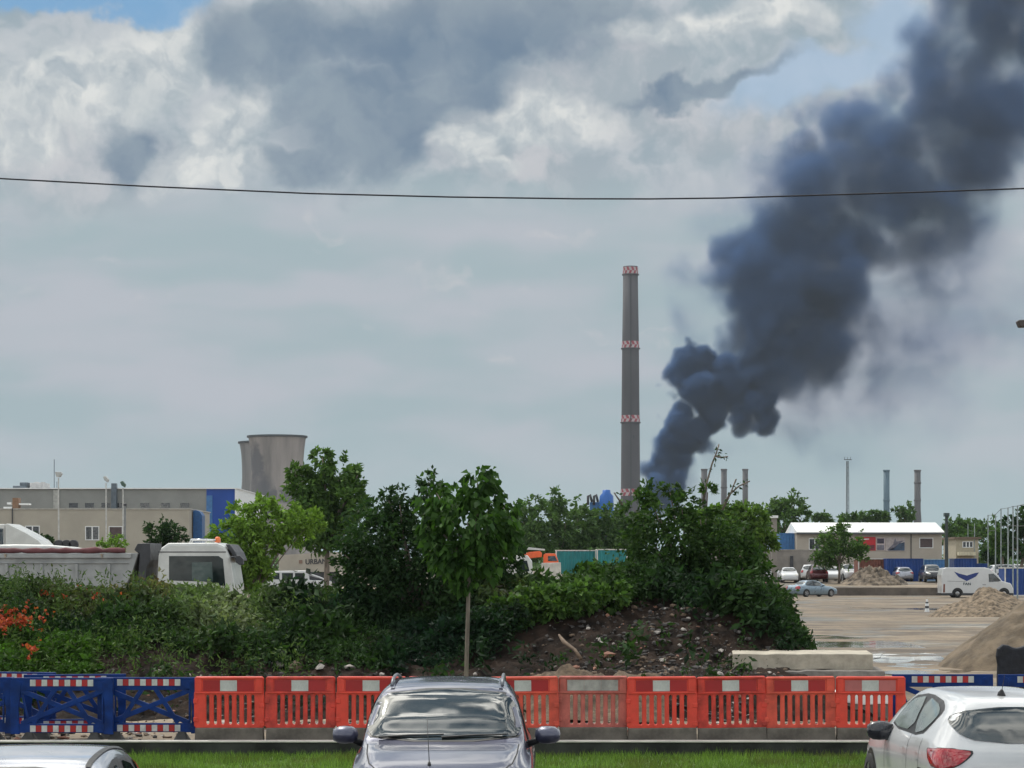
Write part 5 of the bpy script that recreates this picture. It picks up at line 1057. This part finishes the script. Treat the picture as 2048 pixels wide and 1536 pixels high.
prof = [(1020, 19.5), (985, 19), (840, 18), (690, 16.8), (533, 14.6)]; rr = lambda py: float(np.interp(py, [533, 690, 840, 985, 1130], [14.6, 16.8, 18.2, 19.3, 21]))*sc
mb = MB(); mb.lathe([(rr(p), Z(p, YC)) for p in (1130, 1050, 985, 840, 690, 533)]+[(rr(533)*.8, Z(533, YC)), (rr(533)*.8, Z(545, YC))], (cx, YC, 0), 40); mb.build('shaft', CHM, t, smooth=True)
for a, b in ((535, 549), (683, 697), (831, 845), (978, 992)):
    mb = MB(); ring_check(mb, (cx, YC), rr(a)+.25, Z(b, YC), Z(a, YC)); mb.build('painted_band', [CHR_, CHW], t)
for a in (549, 697, 845):
    mb = MB(); r0 = rr(a); mb.lathe([(r0, 0), (r0+.8, .2), (r0+.8, .9), (r0, .9)], (cx, YC, Z(a+2, YC)), 40); mb.build('platform', CHM, t)
mb = MB(); mb.box(cx-.55, cx+.35, YC-rr(1000)-.3, YC-rr(1000), Z(1100, YC), Z(985, YC))
for a, b in ((985, 845), (843, 697), (695, 549)): mb.add([(cx-.5, YC-rr(a)-.25, Z(a, YC)), (cx+.3, YC-rr(a)-.25, Z(a, YC)), (cx+.3, YC-rr(b)-.25, Z(b, YC)), (cx-.5, YC-rr(b)-.25, Z(b, YC))], [(0, 1, 2, 3)])
mb.build('ladder', mat('ladder_dark', (.05, .05, .055), .8), t)
mb = MB(); mb.box(cx+1.2, cx+2.2, YC-rr(875)-.15, YC-rr(875)+.3, Z(879, YC), Z(871, YC)); mb.build('hatch', DKM, t)
def small_chimney(px, pyt, w, Y, m, label, rings=()):
    x = X(px, Y); k = Y/F; t = thing('small_chimney', (x, Y, 0), label, 'chimney', group='small power station chimneys'); mb = MB(); mb.lathe([(w*1.3*k/2, 0), (w*1.25*k/2, Z(1040, Y)), (w*1.02*k/2, Z(1020, Y)), (w*k/2, Z(pyt, Y)), (w*.7*k/2, Z(pyt, Y)), (w*.7*k/2, Z(pyt+4, Y))], (x, Y, 0), 24); mb.build('shaft', m, t, smooth=True)
    for a in (pyt+1.5,)+tuple(rings):
        mb = MB(); r0 = w*k/2; mb.lathe([(r0*.98, 0), (r0*1.16, .1), (r0*1.16, .9), (r0*.98, 1.0)], (x, Y, Z(a+1.5, Y)), 24); mb.build('platform', m, t)
small_chimney(1408.5, 938, 12, 1400, CH2, 'small grey chimney nearest the smoke, behind the tallest shoot'); small_chimney(1448, 938, 11.5, 1410, CH2, 'small grey chimney, middle of the three behind the right bush', (975,)); small_chimney(1490.5, 938, 11, 1420, CH2, 'small grey chimney right of the leaning shoot')
small_chimney(1773, 940, 12, 1380, CHB, 'small bluish chimney behind the workshop roof', (1001,)); small_chimney(1835, 940, 12.5, 1380, CH2, 'small grey chimney furthest right behind the workshop roof', (966, 1001))
YM = 900; t = thing('lattice_mast', (X(1695, YM), YM, 0), 'slender lattice radio mast with small aerials behind the workshop', 'mast'); mb = MB()
for a, b in ((-.55, -.3), (.55, -.3), (0, .6)): mb.tube([(X(1695, YM)+a*1.2, YM+b, 0), (X(1695, YM)+a*.7, YM+b*.7, Z(922, YM))], .16, 5)
for k in range(24):
    z = 3+k*1.6; s = 1 if k % 2 else -1; mb.tube([(X(1695, YM)-.55*s, YM-.3, z), (X(1695, YM)+.55*s, YM-.3, z+1.6)], .06, 4)
mb.build('tower', mat('mast_grey', (.12, .14, .15), .6), t); mb = MB(); mb.box(X(1688, YM), X(1703, YM), YM-.4, YM+.4, Z(920, YM), Z(918.5, YM)); 
for a in (1689, 1695, 1701): mb.tube([(X(a, YM), YM, Z(920, YM)), (X(a, YM), YM, Z(914, YM))], .1, 5)
mb.build('aerial_frame', mat('mast_grey', (.12, .14, .15), .6), t)
TOW = mat('tower_concrete', (.17, .16, .155), .92, var=.25, scale=.07, stretch=(1, 1, .12), c2=(.33, .295, .275)); TOWI = mat('tower_inner', (.10, .095, .09), .9)
def cooling_tower(px, Y, prof, label, m):
    k = Y/F; x = X(px, Y); t = thing('cooling_tower', (x, Y, 0), label, 'cooling tower', group='concrete cooling towers'); ys = np.linspace(prof[0][0], prof[-1][0], 26); rs = pchip([p[0] for p in prof], [p[1] for p in prof], ys)*k
    mb = MB(); mb.lathe([(r, max(0, Z(y, Y))) for y, r in zip(ys[::-1], rs[::-1])], (x, Y, 0), 64); mb.lathe([(rs[0]-.6, Z(ys[0], Y)), (rs[4]-.6, Z(ys[4], Y))], (x, Y, 0), 64); mb.build('shell', m, t, smooth=True)
    mb = MB(); mb.lathe([(rs[0], -.9), (rs[0]+.9, -.7), (rs[0]+.9, .35), (rs[0]-.6, .35)], (x, Y, Z(ys[0], Y)), 64); mb.build('rim', mat('tower_rim', (.06, .065, .07), .9), t)
def stain_tower(m, x, y):
    t = N(m.node_tree); b = t.nodes['Principled BSDF']; src = b.inputs['Base Color'].links[0].from_socket; geo = t.new('ShaderNodeNewGeometry').outputs['Position']
    wob = t.vm('SCALE', t.vm('SUBTRACT', t.noise(geo, .12, 4, .6, col=True), (.5, .5, .5)), scale=16); q = t.vm('ADD', geo, wob); f = None
    for cx, cz, rx, rz in ((-9, 44, 9, 16), (-2, 40, 4, 12), (8, 45, 6, 6), (-12, 64, 5, 14)):
        d = t.vm('MULTIPLY', t.vm('SUBTRACT', q, (x+cx, y-18, cz)), (1/rx, 1/40, 1/rz)); v = t.mr(t.vm('LENGTH', d), .5, 1.15, .75, 0); f = v if f is None else t.m('MAXIMUM', f, v)
    t.put(b.inputs['Base Color'], t.mix(f, src, (.075, .08, .095, 1)))
stain_tower(TOW, X(554.5, 1400), 1400)
TOW2 = mat('tower_concrete_grey', (.15, .15, .15), .92, var=.25, scale=.07, stretch=(1, 1, .12), c2=(.25, .24, .235))
cooling_tower(554.5, 1400, [(873, 57.5), (895, 54.5), (930, 52), (970, 53.5), (1010, 59), (1060, 70), (1129, 84)], 'larger nearer concrete cooling tower with dark stains', TOW)
cooling_tower(543, 1500, [(885, 64), (910, 60), (950, 58.5), (990, 61), (1030, 67), (1070, 76), (1129, 88)], 'cooling tower half hidden behind the nearer one', TOW2)
YK = 300; t = thing('blue_tank', (X(1200, YK), YK, 1), 'bright blue process tank with dark pipes above the tree tops', 'tank'); PB = mat('tank_blue', (.02, .12, .42), .5, var=.12, scale=.4)
mb = MB(); mb.lathe([(.9, 0), (.95, 5.4), (.9, 6.5), (.55, 6.9), (.5, 7.3), (.001, 7.35)], (X(1213, YK), YK, Z(1095, YK)+.2), 20); mb.build('vessel', PB, t, smooth=True); mb = MB(); mb.box(X(1180, YK), X(1224, YK), YK+.3, YK+1.8, 1, Z(1004, YK)); mb.build('casing', BLUL, t, bevel=.05)
mb = MB()
for a in (1176, 1188): mb.tube([(X(a, YK), YK, Z(1010, YK)), (X(a, YK), YK, Z(992, YK)), (X(a+4, YK), YK, Z(989, YK)), (X(a+8, YK), YK, Z(1004, YK))], .16, 8)
mb.build('pipe', DKM, t, smooth=True)

# ------------------------------------------------------------------ background trees
tree('leafy_tree', 650, 130, [(640, 940, 32), (605, 965, 30), (680, 950, 34), (700, 975, 24), (650, 985, 44), (620, 1010, 40), (680, 1020, 44), (650, 1060, 46), (700, 1060, 36), (610, 1060, 40), (640, 1030, 50), (690, 1000, 40), (715, 950, 16), (590, 945, 16), (645, 915, 18)], 8200, .34, GREEN, 'tallest leafy tree right of the cooling towers', trunk=.2, seed=31, sprigs=16)
tree('bright_shrub_tree', 510, 100, [(500, 1040, 40), (460, 1070, 34), (540, 1050, 42), (500, 1090, 46), (530, 1090, 34), (585, 1050, 38), (575, 1075, 22), (450, 1100, 28), (520, 1015, 24), (565, 1010, 24), (515, 1130, 30), (480, 1130, 34), (620, 1045, 26), (498, 1155, 30), (455, 1145, 24), (470, 1165, 30), (520, 1165, 22), (440, 1115, 24), (500, 1120, 34)], 8000, .24, LIGHTG, 'bright green tree behind the truck cab, sunlight put into its leaf colour', trunk=.06, seed=32, sprigs=26)
tree('garden_shrub', 330, 120, [(315, 1070, 26), (345, 1065, 24), (300, 1085, 20), (360, 1085, 18), (330, 1095, 30)], 2200, .22, DARKG, 'dark round shrub before the office block right of its windows', 'shrub', trunk=.07, seed=33)
tree('garden_shrub', 228, 150, [(222, 1088, 16), (240, 1086, 14), (205, 1092, 10)], 900, .2, LIGHTG, 'low light green shrub under the brown window', 'shrub', trunk=.05, seed=34, sprigs=2)
tree('garden_shrub', 95, 150, [(92, 1085, 14), (78, 1072, 10), (104, 1090, 10)], 700, .2, DARKG, 'dark little shrub by the first office window', 'shrub', trunk=.05, seed=35, sprigs=2)
G2 = 'trees behind the teal container'
for k, (px, lob, cols, lb) in enumerate([(1060, [(1060, 1010, 24), (1045, 1035, 26), (1075, 1040, 30), (1060, 1070, 36)], FARG, 'tree right behind the young street tree crown'), (1115, [(1110, 995, 20), (1125, 1010, 24), (1100, 1030, 30), (1130, 1045, 34), (1110, 1075, 36)], FARG, 'pointed tree midway between young tree and blue tank'),
        (1160, [(1155, 1030, 24), (1175, 1040, 28), (1160, 1070, 36)], FARG, 'low tree left below the blue tank'), (1212, [(1200, 1040, 22), (1225, 1035, 24), (1215, 1070, 36)], FARG, 'low tree right below the blue tank'), (1255, [(1250, 1030, 26), (1268, 1055, 32), (1245, 1080, 30)], FARG, 'tree at the foot of the tall chimney'), (1010, [(1010, 1040, 24), (1020, 1070, 30)], FARG, 'tree mostly hidden behind the young street tree')]):
    lob = lob+[(px-18, 1095, 34), (px+18, 1100, 34), (px, 1070, 36)]
    tree('background_tree', px, 235+k*3, lob, 3600, .48, cols, lb, group=G2, zbase=1.0, trunk=.2, seed=50+k, sprigs=6)
tree('background_tree', 1460, 120, [(1440, 1040, 32), (1500, 1040, 34), (1470, 1065, 44), (1520, 1075, 28), (1400, 1045, 34), (1530, 1095, 26)], 4600, .3, ((.05, .10, .026), (.12, .20, .04)), 'lighter green tree behind the right bush below the small chimneys', trunk=.14, seed=60, sprigs=14)
tree('background_tree', 1580, 262, [(1560, 1020, 22), (1585, 1012, 24), (1540, 1030, 26), (1605, 1035, 16), (1570, 1050, 36)], 2600, .5, FARG, 'dark tree left of the workshop roof', zbase=1, trunk=.2, seed=61, sprigs=8)
tree('yard_tree', 1678, 218, [(1690, 1058, 14), (1670, 1075, 26), (1700, 1085, 26), (1650, 1095, 26), (1680, 1105, 34), (1715, 1105, 20), (1645, 1115, 22)], 4200, .32, GREEN, 'bushy tree standing before the workshop wall', zbase=1.05, trunk=.14, seed=62, sprigs=10)
for k, (px, lob, lb) in enumerate([(1650, [(1640, 1038, 10), (1655, 1040, 10)], 'small far tree left of the radio mast'), (1700, [(1690, 1038, 10), (1715, 1036, 12), (1725, 1040, 8)], 'small far tree at the foot of the radio mast'), (1755, [(1750, 1032, 10), (1765, 1034, 10)], 'far grey tree left of the bluish chimney'), (1805, [(1800, 1022, 12), (1818, 1024, 12), (1808, 1036, 14)], 'far tree between the two right chimneys')]):
    tree('background_tree', px, 420, lob, 900, .75, FARG, lb, group='far trees behind the workshop roof', zbase=1.0, trunk=.25, seed=70+k, sprigs=2)
for k, (px, Y, lob, cols, lb) in enumerate([(1905, 300, [(1900, 1062, 18), (1915, 1070, 20), (1902, 1090, 24)], FARG, 'tree right behind the dark utility pole'), (1930, 340, [(1925, 1052, 16), (1945, 1058, 18)], FARG, 'tree above the small house roof'), (1975, 290, [(1968, 1060, 18), (1985, 1055, 18), (1978, 1085, 26), (1970, 1105, 22)], FARG, 'tree just right of the small house'), (2035, 215, [(2030, 1050, 22), (2050, 1040, 24), (2040, 1075, 30), (2060, 1090, 34), (2025, 1095, 20), (2075, 1055, 26)], DARKG, 'big dark tree at the right edge behind the net posts'), (2005, 250, [(2000, 1075, 16), (2008, 1095, 20)], GREEN, 'small tree behind the middle net posts'), (1990, 262, [(1985, 1108, 16), (1998, 1112, 14)], DARKG, 'dark round shrub near the blue skip')]):
    tree('background_tree', px, Y, lob, 1500, .5, cols, lb, group='trees at the right behind the net posts', zbase=1.0, trunk=.2, seed=80+k, sprigs=4)
def far_trees():
    r = np.random.default_rng(40); n = 26000; a = r.uniform(-230, 330, n); y = 640+r.normal(size=n)*9; hgt = 3.0+3.6*fbm(a, a*0, 14, 41, 4); z = .6+hgt*r.random(n)**.75
    P = np.stack([a, y, z], 1); leafcloud('treeline', P, .7+.8*r.random(n), tints(n, *FARG, r), r, 'far low line of trees along the horizon behind the yard', 'trees', 'stuff', wid=.7)
far_trees()
t = thing('brick_stack', (X(1549, 140), 140, 0), 'short grey stack with a white cap between the trees', 'chimney'); mb = MB(); mb.box(X(1544, 140), X(1554, 140), 140, 140.3, 0, Z(1036, 140)); mb.build('shaft', GRYW, t); mb = MB(); mb.box(X(1541, 140), X(1556, 140), 139.9, 140.4, Z(1036, 140)+.001, Z(1031, 140)); mb.build('cap', WHT, t)
t = thing('grey_shed', (X(1450, 150), 150, 0), 'low grey shed roof half hidden by the right bush', 'shed'); mb = MB(); mb.box(X(1405, 150), X(1530, 150), 150, 154, 0, Z(1082, 150)); mb.build('wall', GRYW, t); mb = MB(); mb.box(X(1400, 150), X(1535, 150), 149.7, 154.3, Z(1082, 150)+.002, Z(1078, 150)); mb.build('roof', BLUL, t)
# overhead cable and the lamp whose head reaches in from the right
mb = MB(); mb.tube([W(a, b, 30) for a, b in ((-900, 292), (-600, 317), (-300, 339), (0, 357), (300, 373), (620, 387), (900, 394), (1150, 397.5), (1300, 397.8), (1450, 396), (1650, 390), (1850, 384), (2048, 377), (2300, 366), (2700, 344))], .0105, 8); tag(mb.build('overhead_cable', mat('cable_black', (.012, .013, .02), .6)), 'black overhead cable sagging across the whole sky', 'cable')
YLm = 45; t = thing('street_lamp', (X(2140, YLm), YLm, 0), 'brown street lamp head reaching in at the right edge of the sky', 'street lamp'); mb = MB(); mb.prism([(X(a, YLm), Z(b, YLm)) for a, b in [(2033, 643), (2036, 641), (2075, 639), (2082, 648), (2072, 654), (2038, 655)]], YLm-.12, YLm+.12); mb.build('lamp_head', mat('lamp_brown', (.06, .048, .045), .6), t, bevel=.02)
mb = MB(); mb.tube([(X(2140, YLm), YLm, 0), (X(2140, YLm), YLm, Z(700, YLm)), (X(2128, YLm), YLm, Z(665, YLm)), (X(2078, YLm), YLm, Z(647, YLm))], [.08, .05, .035, .03], 10); mb.build('post', mat('lamp_brown', (.06, .048, .045), .6), t, smooth=True)

# ------------------------------------------------------------------ smoke plume: a density field on a grid
def build_smoke():
    YS = 1650.0; k = YS/F; r = np.random.default_rng(4)
    D, M, T = .44, .092, .0165
    balls = [(1318, 992, 44, D), (1332, 965, 46, D), (1338, 935, 46, D), (1345, 905, 46, D), (1352, 872, 40, D), (1345, 850, 30, D), (1395, 862, 36, D), (1422, 822, 46, D), (1392, 785, 48, D), (1385, 740, 52, D), (1400, 712, 34, D), (1440, 735, 42, D), (1362, 745, 32, D), (1472, 785, 48, D), (1508, 815, 42, D), (1537, 842, 28, D), (1482, 838, 34, D), (1360, 822, 26, D*.7), (1510, 750, 56, D*.6), (1408, 880, 30, D*.5), (1455, 760, 60, D*.7),
             (1560, 765, 70, M), (1560, 690, 100, M*1.5), (1620, 690, 96, M*1.2), (1510, 640, 80, M*1.5), (1480, 570, 78, M*1.4), (1462, 510, 56, M), (1550, 570, 115, M*1.5), (1640, 600, 115, M*1.3), (1690, 590, 86, M), (1580, 480, 110, M*1.2), (1670, 480, 110, M), (1620, 400, 100, M*.9), (1710, 480, 86, M), (1520, 480, 70, M),
             (1620, 320, 86, M*.8), (1600, 285, 54, M*.8), (1700, 330, 110, M*.8), (1730, 400, 105, M*.8), (1800, 390, 115, M*.8), (1810, 290, 105, M*.7), (1750, 250, 76, M*.6), (1870, 400, 105, M*.7), (1930, 330, 110, M*.75), (1870, 250, 105, M*.75), (1960, 250, 110, M*.75), (1880, 150, 92, M*.7), (1960, 150, 115, M*.75), (2040, 200, 105, M*.7), (1890, 50, 92, M*.7), (1980, 60, 110, M*.7), (2070, 90, 110, M*.7), (1900, -50, 100, M*.6), (2000, -50, 120, M*.6), (2100, 0, 120, M*.6), (1980, -160, 120, M*.5), (2110, -130, 120, M*.5), (1770, 170, 60, M*.5), (1840, 470, 90, M*.5),
             (1640, 790, 110, T*1.1), (1600, 850, 70, T*1.3), (1720, 740, 120, T*1.5), (1790, 640, 130, T*1.5), (1870, 550, 130, T*1.5), (1920, 480, 110, T*1.8), (1840, 760, 150, T*.6), (1960, 640, 150, T*.6), (1880, 640, 150, T*.7), (1680, 870, 90, T*.5), (1375, 555, 60, T*1.2), (1385, 630, 56, T*1.2), (1440, 440, 70, T), (1440, 905, 40, T*1.2), (1490, 890, 34, T*1.0), (1380, 955, 42, T*1.8), (1660, 230, 80, T), (1520, 330, 60, T), (1780, 820, 110, T*.6)]
    ng = bpy.data.node_groups.new('smoke_field', 'GeometryNodeTree'); ng.interface.new_socket('Geometry', in_out='INPUT', socket_type='NodeSocketGeometry'); ng.interface.new_socket('Geometry', in_out='OUTPUT', socket_type='NodeSocketGeometry')
    t = N(ng); out = t.new('NodeGroupOutput'); pos = t.new('GeometryNodeInputPosition').outputs[0]
    w1 = t.vm('SUBTRACT', t.noise(pos, 1/46, 2, .5, col=True), (.5, .5, .5)); w2 = t.vm('SUBTRACT', t.noise(pos, 1/14, 4, .6, col=True), (.5, .5, .5)); w3 = t.vm('SUBTRACT', t.noise(pos, 1/28, 3, .5, col=True), (.5, .5, .5))
    p = t.vm('ADD', t.vm('ADD', pos, t.vm('SCALE', w1, scale=18.0)), t.vm('SCALE', w2, scale=9.0))
    p_thin = t.vm('ADD', pos, t.vm('SCALE', w1, scale=46.0)); p_up = t.vm('ADD', t.vm('ADD', pos, t.vm('SCALE', w1, scale=44.0)), t.vm('SCALE', w3, scale=20.0)); p_up = t.vm('ADD', p_up, t.vm('SCALE', w2, scale=9.0))
    def worley(v, sc):                                                   # rounded billows
        n = t.new('ShaderNodeTexVoronoi', {'Vector': v, 'Scale': 1/sc}, feature='F1')
        return t.m('SUBTRACT', n.outputs['Distance'], .52)
    pw = t.vm('ADD', pos, t.vm('SCALE', w2, scale=7.0))
    wa = worley(pw, 17); wb = worley(pw, 7.5); bump = t.m('ADD', t.m('MULTIPLY', wa, 13.0), t.m('MULTIPLY', wb, 5.0))
    bump_up = t.m('ADD', t.m('MULTIPLY', worley(pw, 36), 26.0), t.m('ADD', t.m('MULTIPLY', wa, 10.0), t.m('MULTIPLY', wb, 4.0)))
    dens = None; thin = None
    for a, b, q, w in balls:
        c = (X(a, YS), YS+r.normal()*q*k*.35, Z(b, YS)); isthin = w < .032; isd = w >= D*.49
        d = t.vm('DISTANCE', p_thin if isthin else (p if isd else p_up), c)
        if not isthin: d = t.m('ADD', d, bump if isd else bump_up)
        soft = .05 if isthin else (.52 if isd else .28)
        v = t.mr(d, q*k*(soft), q*k*(1.12 if isthin else (1.04 if isd else 1.08)), w, 0.0)
        if isthin: thin = v if thin is None else t.m('MAXIMUM', thin, v)
        else: dens = v if dens is None else t.m('MAXIMUM', dens, v)
    nz = t.mr(t.noise(p, 1/34, 5, .6), .32, .60, .35, 1.4)
    dens = t.m('ADD', t.m('MULTIPLY', dens, nz), t.m('MULTIPLY', thin, t.mr(t.noise(p_thin, 1/40, 4, .6), .38, .66, .1, 1.6)))
    x0, x1, z0, z1 = X(1262, YS), X(2240, YS), Z(1030, YS), Z(-290, YS); y0, y1 = YS-62, YS+62; vox = 1.25
    vc = t.new('GeometryNodeVolumeCube', {'Density': dens, 'Min': (x0, y0, z0), 'Max': (x1, y1, z1), 'Resolution X': int((x1-x0)/vox), 'Resolution Y': int((y1-y0)/vox), 'Resolution Z': int((z1-z0)/vox)})
    m = bpy.data.materials.new('smoke'); m.use_nodes = True; q = N(m.node_tree); q.nodes.clear(); o = q.new('ShaderNodeOutputMaterial'); pv = q.new('ShaderNodeVolumePrincipled')
    pv.inputs['Color'].default_value = (.115, .23, .50, 1); pv.inputs['Density'].default_value = 1.0; pv.inputs['Density Attribute'].default_value = 'density'; pv.inputs['Anisotropy'].default_value = .0
    q.l.new(pv.outputs[0], o.inputs['Volume'])
    sm = t.new('GeometryNodeSetMaterial', {'Geometry': vc.outputs[0]}); sm.inputs['Material'].default_value = m; t.l.new(sm.outputs[0], out.inputs[0])
    me = bpy.data.meshes.new('smoke_plume'); ob = bpy.data.objects.new('smoke_plume', me); COL.objects.link(ob); me.materials.append(m)
    md = ob.modifiers.new('smoke', 'NODES'); md.node_group = ng
    tag(ob, 'huge dark plume of smoke rising beside the tall chimney', 'smoke', kind='stuff')
build_smoke()

# ------------------------------------------------------------------ air
def build_haze():
    m = bpy.data.materials.new('haze_air'); m.use_nodes = True; q = N(m.node_tree); q.nodes.clear(); o = q.new('ShaderNodeOutputMaterial'); pv = q.new('ShaderNodeVolumePrincipled')
    pv.inputs['Color'].default_value = (.80, .90, 1.0, 1); pv.inputs['Density'].default_value = HAZE; pv.inputs['Anisotropy'].default_value = 0.0
    q.l.new(pv.outputs[0], o.inputs['Volume']); mb = MB(); mb.box(-900, 900, -40, 2400, -1.5, 520); tag(mb.build('haze', m), kind='stuff')
HAZE = .00005
build_haze()
